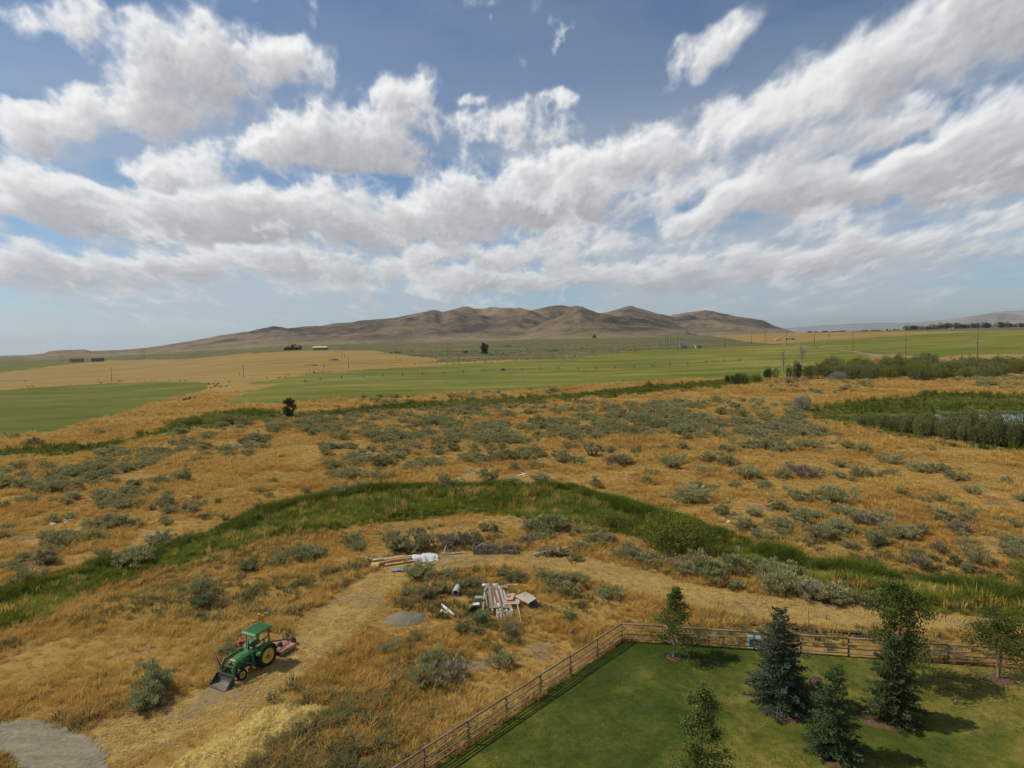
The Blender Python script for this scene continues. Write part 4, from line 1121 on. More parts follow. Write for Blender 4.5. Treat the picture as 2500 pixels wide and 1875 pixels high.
def spruce(name, loc, h, width, seed, label, mat, whorls=17, gappy=0.0, lift=.04):
    g = np.random.default_rng(seed)
    t = thing(name, loc, label, 'tree')
    mb = MB().tube([(0, 0, -.05), (g.normal(0, .03), g.normal(0, .03), h * .5), (0, 0, h * .99)], [.024 * h, .014 * h, .003 * h], 7, cap=False)
    P, D, L_, W_ = [], [], [], []
    for w in range(whorls):
        u = lift + (1 - lift) * (w / (whorls - .2)) ** .92
        R = width * .5 * (1 - u) ** .62 * (1 if u > .14 else .80 + 1.4 * u) + .05
        n = max(4, int(10 - 4 * u)); a0 = g.uniform(0, 6.28)
        for k in range(n):
            if g.uniform() < gappy: continue
            az = a0 + k * 6.283 / n + g.normal(0, .18); L = R * g.uniform(.74, 1.16) * (1 + (.22 if g.uniform() < .12 else 0))
            z0 = u * h + g.normal(0, .02 * h); el = lerp(-.18, .55, u ** 1.3) + g.normal(0, .08)
            d = np.array([math.cos(az), math.sin(az), 0]); side = np.array([-d[1], d[0], 0])
            def at(q): return np.array([0, 0, z0]) + d * L * q + np.array([0, 0, 1.0]) * (L * q * math.tan(el) - .18 * L * q * q + .16 * L * q ** 4)
            mb.tube([at(0), at(.5), at(1)], [.010 * h * (1 - u) + .006, .006 * h * (1 - u) + .004, .003], 4, cap=False)
            ns = max(8, int(L * 19))
            for j in range(ns):
                q = (j + g.uniform(0, 1)) / ns * .92 + .08; p = at(q)
                spread = L * .40 * (1 - q) ** .7 * (1 if q > .2 else q * 5) + .07
                for sgn in (-1, 1):
                    v = side * sgn * g.uniform(.55, 1.0) + d * g.uniform(.45, .9) + np.array([0, 0, g.uniform(-.22, .14)]); v /= np.linalg.norm(v)
                    ln = spread * g.uniform(.7, 1.2); m = max(2, int(ln / .085))
                    for i in range(m):
                        P.append(p + v * ln * (i / m) + g.normal(0, .012, 3)); D.append(v + g.normal(0, .42, 3) + np.array([0, 0, .25])); L_.append(g.uniform(.12, .20)); W_.append(g.uniform(.045, .075))
                P.append(p); D.append(d + g.normal(0, .35, 3) + np.array([0, 0, .35])); L_.append(.16); W_.append(.055)
    for i in range(60):
        z = h * g.uniform(.80, 1.0); P.append(np.array([g.normal(0, .02), g.normal(0, .02), z])); D.append(np.array([g.normal(0, .5), g.normal(0, .5), .9])); L_.append(.16); W_.append(.045)
    link('trunk', mb.mesh('trunk', M_BARK, True), t)
    V, F = cards(np.array(P), np.array(D), np.array(L_), np.array(W_), g); V[:, 2] = np.maximum(V[:, 2], .03)
    link('crown', make_mesh('crown', V, F, False, [mat]), t)
    return t


def shrub_mesh(seed, mat, lobes=14, per=260, leaf=.055, upright=.5, dome=1.0):
    """unit shrub (half width 1, height 1) of overlapping leafy lobes with stems"""
    g = np.random.default_rng(seed); P, D, segs = [], [], []
    for k in range(lobes):
        az = g.uniform(0, 6.283); q = math.sqrt(g.uniform(0, 1)) * .72; top = (1 - .55 * q ** 1.8) * g.uniform(.72, 1.05) * dome
        c = np.array([math.cos(az) * q, math.sin(az) * q, 0]); rx = g.uniform(.22, .36)
        n = int(per * g.uniform(.7, 1.3)); d = g.normal(size=(n, 3)); d /= np.linalg.norm(d, axis=1, keepdims=True)
        rr = g.uniform(.35, 1.0, (n, 1)) ** .6
        z = top * .58; p = c + np.array([0, 0, z]) + d * rr * np.array([rx, rx, top * .46])
        P.append(p); D.append(d * .7 + np.array([0, 0, upright]) + g.normal(0, .5, (n, 3)))
        segs.append(([np.array([c[0] * .3, c[1] * .3, -.03]), c * .8 + np.array([0, 0, z * .6]), c + np.array([0, 0, top * .9])], [.022, .014, .004]))
    P, D = np.concatenate(P), np.concatenate(D); P[:, 2] = np.maximum(P[:, 2], .02)
    V, F = cards(P, D, leaf * g.uniform(.6, 1.4, len(P)), leaf * .5 * g.uniform(.7, 1.3, len(P)), g)
    wV, wF = tubes(segs, 4)
    return two_part('shrub', V, F, wV, wF, [mat, M_BARK])


def place_shrub(name, me, px, py, w, h, label, group=None, cat='shrub', rz=None, P=None):
    P = gpx(px, py) if P is None else P; m = m_per_px(P)
    o = link(name, me, None, (P[0], P[1], P[2] - .05), label=label, cat=cat, group=group)
    o.scale = (w * m / 2, w * m / 2, h * m * .97); o.rotation_euler = (0, 0, RNG.uniform(0, 6.28) if rz is None else rz)
    return o


def mulch(px, py, rx, ry, seed, label, rot=0.0):
    P = gpx(px, py); g = np.random.default_rng(seed)
    n = 40; a = np.arange(n) * 6.283 / n; mb = MB()
    rings = [(1.0, .0), (.86, .05), (.5, .085), (.0001, .10)]; V = []
    for q, z in rings:
        k = q * (1 + .10 * (fbm(np.cos(a) * 2 + seed, np.sin(a) * 2, seed, 3) - .5) * 2)
        V.append(np.stack([rx * k * np.cos(a), ry * k * np.sin(a), np.full(n, z) + g.normal(0, .008, n)], -1))
    mb.add(np.concatenate(V), [(i * n + k, i * n + (k + 1) % n, (i + 1) * n + (k + 1) % n, (i + 1) * n + k) for i in range(3) for k in range(n)])
    o = link('mulch_bed', mb.mesh('mulch_bed', M_MULCH, True), None, (P[0], P[1], .02), label=label, cat='mulch bed'); o.rotation_euler = (0, 0, rot)
    # loose chips
    m = 260; r = np.sqrt(g.uniform(0, 1, m)); t = g.uniform(0, 6.28, m)
    V, F = cards(np.stack([rx * r * np.cos(t), ry * r * np.sin(t), .03 + .07 * (1 - r)], -1), np.stack([g.normal(size=m), g.normal(size=m), g.uniform(0, .4, m)], -1), g.uniform(.05, .11, m), .03, g)
    c = link('chips', make_mesh('chips', V, F, False, [M_MULCH]), o, kind='stuff')


def build_trees():
    T = lambda px, py: gpx(px, py) * np.array([1, 1, 0]) + np.array([0, 0, .03])
    p = T(1645, 1606); deciduous('young_tree', p, height_px(p, 1437), 3.9, 11, 'slender young leafy tree with open crown near the fence corner', shape='cone', nleaf=5200, leaf=.14, bark=M_PALEBARK, droop=.25, bare=.20)
    mulch(1645, 1606, .56, .52, 1, 'small round mulch ring under the slender young tree')
    p = T(1903, 1722); spruce('blue_spruce', p, height_px(p, 1488), 4.0, 12, 'tall blue-green spruce with dense boughs in front of the fence', M_BLUESP, 18, .05)
    mulch(1915, 1742, 1.35, .95, 2, 'oval mulch bed under the tall blue-green spruce', -.35)
    p = T(2036, 1846); spruce('spruce', p, height_px(p, 1630), 3.0, 13, 'bright green spruce with a thin leader and open lower boughs', M_SPRUCE, 15, .10)
    mulch(2052, 1856, 1.15, .8, 3, 'mulch bed under the bright green spruce', -.35)
    p = T(2196, 1662); deciduous('leafy_tree', p, height_px(p, 1425), 4.5, 14, 'tallest leafy tree on the lawn, standing behind a dark spruce', shape='column', nleaf=9500, leaf=.15, bare=.10)
    p = T(2178, 1757); spruce('spruce', p, height_px(p, 1556), 3.1, 15, 'dark dense spruce in front of the tallest leafy tree', M_DARKSP, 17, .02)
    mulch(2155, 1762, 1.35, .9, 4, 'mulch bed under the dark dense spruce', -.3)
    p = T(2437, 1657); deciduous('young_tree', p, height_px(p, 1495), 4.2, 16, 'small round-headed tree with several pale stems by the fence', shape='round', stems=3, nleaf=7000, leaf=.12, bark=M_PALEBARK, bare=.34)
    mulch(2440, 1660, .9, .7, 5, 'small mulch ring under the round-headed tree', -.2)
    p = T(1712, 1965); deciduous('young_tree', p, height_px(p, 1668), 3.6, 17, 'young leafy tree with a spire top on the open lawn', shape='cone', nleaf=8000, leaf=.13, bare=.06)
    # along the near ditch
    W = [shrub_mesh(400 + i, M_WILLOW, 16, 330, .06) for i in range(3)]
    place_shrub('willow_bush', W[0], 1652, 1350, 195, 128, 'big rounded green willow bush on the near ditch', cat='bush')
    place_shrub('willow_bush', W[1], 1735, 1362, 110, 62, 'lower willow bush against the big rounded willow', cat='bush')
    place_shrub('willow_bush', W[2], 1486, 1292, 105, 60, 'dark green willow bush at the bend of the near ditch', cat='bush')
    place_shrub('willow_bush', W[1], 2512, 1425, 90, 78, 'rusty green willow bush at the tail of the ditch', cat='bush')
    # the willow row on the pond bank
    G = [shrub_mesh(410 + i, M_WILLOWG, 14, 260, .07, .9) for i in range(4)]
    g = np.random.default_rng(3)
    for i in range(34):
        u = i / 33; px = lerp(2075, 2580, u) + g.uniform(-8, 8); py = np.interp(px, [2047, 2210, 2332, 2500, 2600], [1036, 1062, 1082, 1102, 1112]) - (6 if i % 2 else 14)
        top = np.interp(px, [2047, 2120, 2210, 2280, 2353, 2450, 2600], [1018, 1006, 1002, 1000, 994, 1004, 1012])
        place_shrub('willow_bush', G[i % 4], px, py, g.uniform(50, 90) * lerp(.7, 1.1, u), (py - top) * g.uniform(.66, 1.2), 'grey-green willow in the row along the pond bank', 'willows in the row along the pond bank', cat='bush')
    # silver tree beside the pond
    S = shrub_mesh(420, M_OLIVE, 14, 260, .07, .4)
    place_shrub('silver_bush', S, 1956, 1003, 56, 46, 'silvery round bush beside the pond marsh', cat='bush')
    # thicket by the hay field
    for i in range(64):
        px = g.uniform(2030, 2520); v = g.uniform(0, 1)
        lo = np.interp(px, [2030, 2088, 2190, 2353, 2442, 2520], [926, 928, 932, 928, 922, 906]); hi = np.interp(px, [2030, 2170, 2292, 2520], [906, 897, 893, 900])
        py = lerp(hi, lo, v)
        place_shrub('thicket_willow', G[i % 4] if i % 4 else W[i % 3], px, py, g.uniform(50, 76), g.uniform(32, 44), ('grey-green' if i % 4 else 'bright green') + ' willow in the broad thicket below the hay fields', ('grey-green' if i % 4 else 'bright green') + ' willows of the thicket', cat='bush')
    DK = [shrub_mesh(430 + i, M_REEDT, 12, 240, .075, .3) for i in range(2)]
    for px, py, w, h, me, lab in ((1806, 940, 62, 32, DK[0], 'dark rounded bush at the thicket end of the far ditch'), (1781, 934, 34, 24, DK[1], 'smaller dark bush beside the dark rounded bush'), (1845, 933, 34, 28, W[0], 'thin green bush between dark bush and leafy tree'),
                                (1883, 926, 44, 34, DK[1], 'dark green tree left of the bleached snag'.replace('left of', 'beside')), (1940, 927, 46, 48, DK[0], 'tall dark green tree in front of the pale bare trees'), (1975, 924, 40, 38, W[1], 'mid green tree between the dark tree and the grey tree'),
                                (2005, 925, 52, 46, G[0], 'grey-green domed tree at the head of the thicket'), (2044, 929, 46, 26, S, 'silvery low bush in front of the thicket'), (1583, 946, 22, 19, G[1], 'round lone bush beside the far ditch'), (546, 1035, 100, 32, W[0], 'wide bright green bush on the far ditch'),
                                (440, 1040, 70, 18, W[2], 'low green bush at the tip of the far ditch'), (480, 1038, 60, 22, W[1], 'low green bush between two others on the far ditch'), (1136, 862, 16, 8, G[2], 'grey bush on the sage plain'), (2420, 1460, 60, 30, S, 'pale bush in the ditch grass')):
        place_shrub('far_bush', me, px, py, w, h, lab, cat='bush')
    for px, py, top, w, seed, lab in ((707, 1022, 974, 40, 21, 'dark lone tree standing on the far ditch'), (1184, 867, 839, 26, 22, 'lone tree on the sage plain below the hills')):
        P = gpx(px, py); deciduous('lone_tree', P, height_px(P, top), w * m_per_px(P), seed, lab, shape='round', nleaf=4200, leaf=.060 * height_px(P, top), mat=M_REEDT, bare=.06)
    # bleached bare trees
    for px, py, top, w, seed, lab in ((1912, 908, 855, 20, 31, 'thin bleached dead tree beside the thicket'), (1957, 895, 846, 42, 32, 'broad bleached dead tree behind the dark tree'), (791, 904, 889, 12, 33, 'small dead snag on the stubble edge')):
        P = gpx(px, py); h = height_px(P, top); w *= m_per_px(P); g2 = np.random.default_rng(seed)
        t = thing('dead_tree', P, lab, 'tree'); mb = MB(); tw = MB()
        mb.tube([(0, 0, -.1), (.02 * h, 0, h * .4), (0, .02 * h, h)], [.028 * h, .02 * h, .004 * h], 6, cap=False)
        for k in range(26):
            z = h * g2.uniform(.25, .95); az = g2.uniform(0, 6.28); L = w * .5 * (1.1 - z / h) ** .5 * g2.uniform(.5, 1.1); d = np.array([math.cos(az), math.sin(az), g2.uniform(.5, 1.3)])
            a = np.array([0, 0, z]); b = a + d * L; mb.tube([a, (a + b) / 2 + g2.normal(0, .05 * L, 3), b], [.010 * h, .006 * h, .002 * h], 4, cap=False)
            for j in range(5):
                q = a + (b - a) * g2.uniform(.3, 1); e = q + (d + g2.normal(0, .7, 3)) * L * .4; tw.tube([q, e], [.0035 * h, .0015 * h], 3, cap=False)
        link('trunk', mb.mesh('trunk', M_DEADWOOD, True), t); link('twigs', tw.mesh('twigs', M_DEADWOOD), t)
    # shelter belt on the horizon
    FT = [shrub_mesh(440 + i, M_FARTREE, 12, 110, .10, .1) for i in range(4)]
    row = [(1735, 24, 22), (1762, 22, 12), (2222, 34, 14), (2240, 36, 13), (2262, 30, 9), (2285, 40, 15), (2305, 44, 19), (2330, 40, 17), (2352, 34, 12), (2375, 38, 15), (2396, 40, 17), (2416, 36, 15), (2440, 30, 16), (2458, 26, 17), (2474, 24, 12), (2490, 26, 13), (2515, 34, 15), (2545, 40, 15)]
    for i, (px, w, h) in enumerate(row):
        if px < 2000:
            continue
        place_far('shelter_tree', FT[i % 4], px, w, h, 'dark shade tree in the shelter belt below the far mountains', 'shade trees of the shelter belt', 2300)
    for i in range(26):
        px = g.uniform(1960, 2230); place_far('shelter_tree', FT[i % 4], px, g.uniform(8, 16), g.uniform(2.5, 5), 'tiny dark tree on the horizon beyond the golden field', 'tiny horizon trees', 3200)
    place_far('lone_cluster', FT[0], 1450, 14, 10, 'dark tree clump at the foot of the hills', None, 2450)
    place_far('lone_cluster', FT[1], 1676, 20, 7, 'dark brush at the end of the front hill', None, 2900)


def place_far(name, me, px, w, h, label, group, dist):
    d = px_dir(px, 820); k = dist / math.hypot(d[0], d[1]); x, y = d[0] * k, d[1] * k; m = dist / FPX * 1.0
    o = link(name, me, None, (x, y, float(land(x, y)) - .5), label=label, cat='tree', group=group)
    m = m * (d @ FW) ; o.scale = (w * m / 2, w * m / 2, h * m); o.rotation_euler = (0, 0, RNG.uniform(0, 6.28))


M_REEDT = leaf_mat('dark_bush_leaf', [(.030, .052, .016), (.055, .085, .026), (.095, .125, .042)], trans=.3)
build_trees()

# ------------------------------------------------------------------ rail fence round the lawn
M_RAIL = plain_mat('weathered_rail', (.205, .168, .122), .9, .35, 3)
M_POST = plain_mat('weathered_post', (.165, .13, .092), .9, .35, 4)


def build_fence():
    L = [(1037, 1889), (1142, 1823), (1235, 1758), (1318, 1700), (1390, 1650), (1461, 1605)]
    corner = gpx(1518, 1566); a = gpx(1037, 1889); b = gpx(2386, 1626)
    # posts stand ten feet apart along both runs
    d1 = (a - corner)[:2]; d1 /= np.linalg.norm(d1); d2 = (b - corner)[:2]; d2 /= np.linalg.norm(d2)
    run1 = [corner[:2] + d1 * 3.055 * i for i in range(1, 9)]; run2 = [corner[:2] + d2 * 3.05 * i for i in range(1, 12)]
    line = run1[::-1] + [corner[:2]] + run2
    g = np.random.default_rng(2)
    t = thing('rail_fence', (corner[0], corner[1], 0), 'weathered wooden rail fence with four rails around the lawn', 'fence')
    H = 1.34
    for i, p in enumerate(line):
        q = np.array([p[0] - corner[0], p[1] - corner[1], 0]); r = g.uniform(.060, .072)
        lean = g.normal(0, .012, 2)
        MB().tube([q + (0, 0, -.1), q + np.array([lean[0] * .5, lean[1] * .5, H * .5]), q + np.array([lean[0], lean[1], H - .03])], [r * 1.05, r, r * .96], 8).part('post', M_POST, t, True)
    for i in range(len(line) - 1):
        p, q = line[i], line[i + 1]; u = (q - p) / np.linalg.norm(q - p); n = np.array([-u[1], u[0]])
        side = -1 if True else 1
        for k, z in enumerate((.30, .62, .94, H)):
            r = .062 if k == 3 else .038
            off = n * (0 if k == 3 else side * .085)
            P = np.array([*(p - corner[:2] + off), z + g.normal(0, .012)]); Q = np.array([*(q - corner[:2] + off), z + g.normal(0, .012)])
            mid = (P + Q) / 2 + np.array([g.normal(0, .012), g.normal(0, .012), -g.uniform(0, .02)])
            e = (Q - P) / np.linalg.norm(Q - P) * .07
            MB().tube([P - e, mid, Q + e], [r * g.uniform(.95, 1.1), r, r * g.uniform(.85, 1)], 7).part('rail', M_RAIL, t, True)


build_fence()

# ------------------------------------------------------------------ tractor with loader
M_JGREEN = plain_mat('tractor_green', (.035, .155, .05), .55, .18, 4, .35, 0, (.06, .10, .045))
M_JYEL = plain_mat('wheel_yellow', (.55, .42, .055), .5, .15, 5, .4, 0, (.33, .24, .08))
M_OLDGREEN = plain_mat('scuffed_dark_green', (.032, .075, .036), .7, .3, 4, .25, 0, (.05, .05, .04))
M_RUBBER = plain_mat('tyre_rubber', (.028, .027, .026), .9, .3, 8)
M_DARK = plain_mat('dark_iron', (.045, .045, .045), .6, .3, 8, .4)
M_STEEL = plain_mat('worn_steel', (.17, .155, .135), .6, .3, 3, .4, .2, (.085, .065, .05))
M_RUST = plain_mat('rusty_iron', (.17, .075, .045), .9, .4, 5)
M_RUSTPINK = plain_mat('faded_red_deck', (.33, .18, .115), .85, .35, 3, .2, 0, (.15, .07, .04))
M_OLDYEL = plain_mat('old_yellow_paint', (.66, .36, .02), .7, .2, 5, .3, 0, (.36, .16, .03))
M_RED = plain_mat('old_red_paint', (.28, .045, .03), .7, .3, 4, .3, 0, (.13, .06, .04))
M_WHITE = plain_mat('dirty_white', (.58, .56, .51), .7, .15, 4)


def wheel(parent, c, R, W, rim, side):
    t = bpy.data.objects.new('wheel', None); COL.objects.link(t); t.parent = parent; t.location = c; t.empty_display_size = .1
    mb = MB(); hw = W / 2
    mb.lathe([(rim * 1.02, -hw * .8), (R * .86, -hw), (R * .95, -hw * .85), (R * .965, 0), (R * .95, hw * .85), (R * .86, hw), (rim * 1.02, hw * .8)], 30, 'y')
    n = 20 if R > .5 else 0
    for k in range(n):       # chevron lugs
        for s in (-1, 1):
            a = (k + (.5 if s > 0 else 0)) * 2 * math.pi / n; Rm = roty(-a)
            mb.box(Rm @ np.array([R * .972, s * hw * .46, 0]), (R * .06, hw * .98, R * .075), Rm @ rotx(s * .62))
    for k in range(0 if n else 3): mb.lathe([(R * .955, (k - 1) * hw * .55 - .012), (R * 1.0, (k - 1) * hw * .55), (R * .955, (k - 1) * hw * .55 + .012)], 24, 'y')
    mb.part('tyre', M_RUBBER, t, True)
    rb = MB(); s = side
    rb.lathe([(rim * 1.04, s * hw * .72), (rim * .97, s * hw * .80), (rim * .90, s * hw * .55), (rim * .55, s * hw * .34), (rim * .30, s * hw * .40), (rim * .28, s * hw * .62), (.0005, s * hw * .64)], 28, 'y')
    rb.lathe([(rim * 1.04, -s * hw * .72), (rim * .93, -s * hw * .5), (rim * .3, -s * hw * .2), (.0005, -s * hw * .2)], 24, 'y')
    r = rb.part('rim', M_JYEL, t, True)
    hb = MB(); hb.lathe([(rim * .17, s * hw * .60), (rim * .17, s * hw * .78), (.0005, s * hw * .78)], 14, 'y')
    for k in range(8):
        a = k * math.pi / 4; hb.box((rim * .42 * math.cos(a), s * hw * .42, rim * .42 * math.sin(a)), (.03, .05, .03))
    hb.part('hub', M_DARK, t)


def build_tractor():
    rear_left = gpx(652.5, 1625.0)
    ang = math.radians(-116.5)
    fwd = np.array([math.cos(ang), math.sin(ang)]); left = np.array([-fwd[1], fwd[0]])
    o = rear_left[:2] - left * .70
    z0 = float(land(*o))
    t = thing('tractor', (o[0], o[1], z0), 'green farm tractor with front loader bucket and yellow wheels', 'tractor', None, ang)
    R, r = .76, .37; WB = 2.02
    for s in (1, -1):
        wheel(t, (0, s * .70, R), R, .40, .50, s); wheel(t, (WB, s * .62, r), r, .20, .215, s)
    # chassis, rear housing, front axle
    mb = MB().box((.95, 0, .72), (2.1, .40, .34)).box((.05, 0, .80), (.75, .52, .55)); mb.tube([(0, -.66, R), (0, .66, R)], .11, 10)
    mb.part('chassis', M_JGREEN, t, bevel=.02)
    MB().box((WB, 0, .42), (.16, 1.10, .13)).box((WB, 0, .58), (.2, .22, .25)).part('front_axle', M_JGREEN, t, bevel=.015)
    MB().box((1.35, .0, .52), (.75, .46, .22)).part('engine', M_DARK, t, bevel=.02)
    # hood with sloped nose
    hp = [(.80, .88), (2.16, .82), (2.26, .92), (2.24, 1.24), (2.10, 1.34), (.80, 1.44)]
    MB().prism(hp, -.29, .29).part('hood', M_JGREEN, t, bevel=.04)
    MB().box((2.262, 0, 1.06), (.03, .46, .26)).part('grille', M_DARK, t)
    MB().box((2.20, .0, 1.285), (.10, .50, .03)).part('hood_band', M_JYEL, t)
    for s in (1, -1):
        h = MB(); h.tube([(2.26, s * .17, 1.16), (2.29, s * .17, 1.16)], .055, 10); h.part('headlight', M_WHITE, t)
    for x, y in ((1.55, .1), (1.25, -.08)): MB().tube([(x, y, 1.36), (x, y, 1.44)], .035, 8).part('cap', M_DARK, t)
    ex = MB().tube([(1.0, .16, 1.40), (1.0, .16, 1.55)], .035, 10).tube([(1.0, .16, 1.55), (1.0, .16, 1.95)], .06, 10).tube([(1.0, .16, 1.95), (1.0, .16, 2.08), (.96, .16, 2.16)], .032, 10)
    ex.part('exhaust', M_DARK, t, True)
    # dash, wheel, seat, deck, fenders, steps
    MB().prism([(.62, .9), (.84, .9), (.84, 1.52), (.72, 1.56), (.60, 1.45)], -.27, .27).part('dashboard', M_JGREEN, t, bevel=.02)
    sw = MB(); c = np.array([.52, 0, 1.56]); Rm = roty(-.5)
    ring = [c + Rm @ np.array([.19 * math.cos(a), .19 * math.sin(a), 0]) for a in np.arange(0, 6.4, .3)]; sw.tube(ring, .016, 6, False); sw.tube([c, (.66, 0, 1.42)], .02, 6); sw.bar(ring[0], ring[10], .015); sw.part('steering_wheel', M_DARK, t, True)
    MB().box((-.05, 0, 1.22), (.46, .48, .12)).box((-.28, 0, 1.46), (.12, .48, .44), roty(-.15)).part('seat', plain_mat('tan_seat', (.42, .30, .13), .8, .2), t, bevel=.03)
    MB().box((.25, 0, .98), (.95, .95, .05)).part('deck', M_DARK, t)
    for s in (1, -1):
        fp = []
        for a in np.radians(np.arange(20, 171, 12.5)): fp.append((.83 * math.cos(a), R + .83 * math.sin(a)))
        inner = [(.79 * math.cos(a), R + .79 * math.sin(a)) for a in np.radians(np.arange(170, 19, -12.5))]
        MB().prism(fp + inner, s * .46, s * .90).box((0, s * .45, R + .38), (1.15, .03, .78)).part('fender', M_JGREEN, t)
        st = MB().box((.78, s * .52, .52), (.22, .30, .03)).bar((.70, s * .40, .52), (.70, s * .40, .98), .03).bar((.86, s * .40, .52), (.86, s * .40, .98), .03); st.part('step', M_JGREEN, t)
    # canopy on four posts
    for s in (1, -1):
        MB().bar((-.42, s * .52, 1.2), (-.40, s * .55, 2.50), .09, .07).part('roof_post', M_JGREEN, t)
        MB().bar((.72, s * .42, 1.0), (.55, s * .52, 2.50), .06, .05).part('roof_post', M_JGREEN, t)
        MB().bar((-.40, s * .53, 1.95), (.62, s * .47, 1.80), .05).part('side_rail', M_JGREEN, t)
    MB().prism([(-.68, 2.50), (.78, 2.46), (.90, 2.40), (.92, 2.47), (.78, 2.57), (-.68, 2.61)], -.68, .68).part('canopy', M_JGREEN, t, bevel=.025)
    for k in range(6):
        y = -.52 + k * .208
        MB().prism([(-.60, 2.605), (.70, 2.565), (.70, 2.60), (-.60, 2.645)], y - .035, y + .035).part('roof_rib', M_JGREEN, t)
    # loader
    ly = .50
    for s in (1, -1):
        MB().box((.98, s * ly, .98), (.16, .10, 1.05)).box((.98, s * .38, .62), (.16, .3, .12)).part('loader_upright', M_JGREEN, t, bevel=.01)
        arm = MB(); pts = [(.90, 1.46), (2.30, 1.34), (2.52, 1.10), (2.70, .42)]
        poly = [(.86, 1.40), (2.24, 1.26), (2.42, 1.06), (2.60, .34), (2.74, .36), (2.60, 1.14), (2.36, 1.40), (.88, 1.53)]
        arm.prism(poly, s * (ly + .06) - .045, s * (ly + .06) + .045); arm.part('loader_arm', M_JGREEN, t, bevel=.012)
        cy = MB().tube([(1.02, s * ly, .62), (1.55, s * ly, .92)], .045, 8).tube([(1.55, s * ly, .92), (1.95, s * (ly + .03), 1.22)], .025, 8); cy.part('lift_cylinder', M_STEEL, t, True)
        cy = MB().tube([(2.22, s * (ly - .04), 1.30), (2.48, s * (ly - .04), .92)], .04, 8).tube([(2.48, s * (ly - .04), .92), (2.72, s * (ly - .04), .58)], .022, 8); cy.part('bucket_cylinder', M_STEEL, t, True)
    MB().bar((2.50, -ly, 1.02), (2.50, ly, 1.02), .09).part('loader_crossbar', M_JGREEN, t)
    b = bpy.data.objects.new('bucket', None); COL.objects.link(b); b.parent = t; b.location = (2.74, 0, 0)
    w = .78
    sh = MB(); prof = [(.0, .62), (-.03, .55), (.0, .18), (.10, .05), (.24, .02), (.74, .01)]; n_ = len(prof)
    th = [(x + (.03 if i < 3 else .0), z + (.0 if i < 3 else .03)) for i, (x, z) in enumerate(prof)]
    sh.prism(prof + th[::-1], -w, w); sh.part('shell', M_STEEL, b)
    for s in (1, -1): MB().prism([(.0, .62), (-.02, .2), (.10, .05), (.70, .02), (.62, .12), (.12, .62)], s * w - .015, s * w + .015).part('side_plate', M_OLDGREEN, b)
    MB().prism([(-.05, .60), (.06, .60), (.06, .66), (-.05, .66)], -w - .02, w + .02).part('top_rim', M_OLDGREEN, b)
    MB().box((.73, 0, .025), (.12, 2 * w, .03)).part('cutting_edge', M_DARK, b)
    MB().prism([(-.06, .60), (-.03, .15), (-.005, .16), (-.03, .60)], -w + .02, w - .02).part('back_plate', M_JGREEN, b)
    # rotary mower on the three-point hitch
    mo = thing('rotary_mower', tuple(o - fwd * 1.55) + (z0,), 'faded red rotary mower hitched behind the green tractor', 'mower', None, ang)
    MB().box((-.30, 0, .40), (1.45, 1.62, .06)).box((-.30, .80, .30), (1.45, .03, .24)).box((-.30, -.80, .30), (1.45, .03, .24)).box((-1.01, 0, .30), (.03, 1.6, .24)).part('deck', M_RUSTPINK, mo, bevel=.008)
    MB().box((-.25, 0, .55), (.30, .26, .26)).part('gearbox', M_DARK, mo, bevel=.02)
    for s in (1, -1):
        MB().bar((.42, s * .28, .42), (.55, s * .05, 1.12), .06).part('frame_bar', M_RUST, mo)
        MB().bar((.55, s * .06, 1.12), (-1.15, s * .10, .55), .05).part('brace', M_DARK, mo)
        MB().bar((.42, s * .40, .46), (1.2, s * .34, .62), .06).part('hitch_link', M_DARK, mo)
    MB().bar((-1.0, 0, .45), (-1.45, 0, .62), .09).part('tail_beam', M_RUST, mo)
    tw = MB(); tw.lathe([(.10, -.07), (.22, -.06), (.23, 0), (.22, .06), (.10, .07)], 18, 'y', (-1.52, 0, .23)); tw.part('tail_wheel', M_RUBBER, mo, True)
    MB().bar((-1.45, .1, .60), (-1.52, .1, .23), .05).bar((-1.45, -.1, .60), (-1.52, -.1, .23), .05).part('wheel_fork', M_RUST, mo)
    # old implements behind the tractor
    P = gpx(637, 1541); q = thing('digger_attachment', P, 'old yellow implement with a white plate standing behind the tractor roof', 'implement')
    MB().bar((-.3, 0, 0), (-.1, 0, 1.4), .2).bar((.35, .1, 0), (.05, 0, 1.3), .18).bar((-.35, 0, 1.0), (.55, .1, 1.25), .18).bar((-.7, 0, .75), (.1, 0, .95), .14).part('mast', M_OLDYEL, q)
    MB().bar((-.75, -.1, .25), (.45, .15, .40), .09).bar((-.2, .4, .15), (.3, -.45, .2), .09).bar((-.5, 0, .05), (.5, .05, .65), .07).part('frame', M_OLDYEL, q)
    MB().box((-.22, -.12, 1.08), (.24, .04, .42), rotz(.3)).part('white_plate', M_WHITE, q)
    MB().box((.42, .1, 1.36), (.34, .3, .14), roty(.2)).part('seat_pan', plain_mat('grey_seat', (.15, .17, .16)), q, bevel=.03)
    P = gpx(604, 1552); q = thing('red_rake', P, 'red bladed implement lying beside the yellow implement', 'implement', None, .3)
    MB().bar((-.8, -.5, .25), (.9, .45, .45), .12).part('beam', M_RED, q)
    for k in range(6):
        u = k / 5; c = np.array([-.8, -.5, .25]) * (1 - u) + np.array([.9, .45, .45]) * u; MB().bar(c, c + np.array([.12, -.25, -.25]), .07).part('tine', M_RED, q)
    P = gpx(588, 1588); q = thing('red_mower', P, 'small dark red machine with a white pan beside the tractor hood', 'implement', None, .2)
    MB().box((0, 0, .35), (.8, .5, .35)).box((.1, 0, .62), (.35, .35, .25)).part('body', M_RED, q, bevel=.04); MB().box((0.05, -.35, .30), (.35, .25, .1), rotz(.4)).part('pan', M_WHITE, q, bevel=.02)
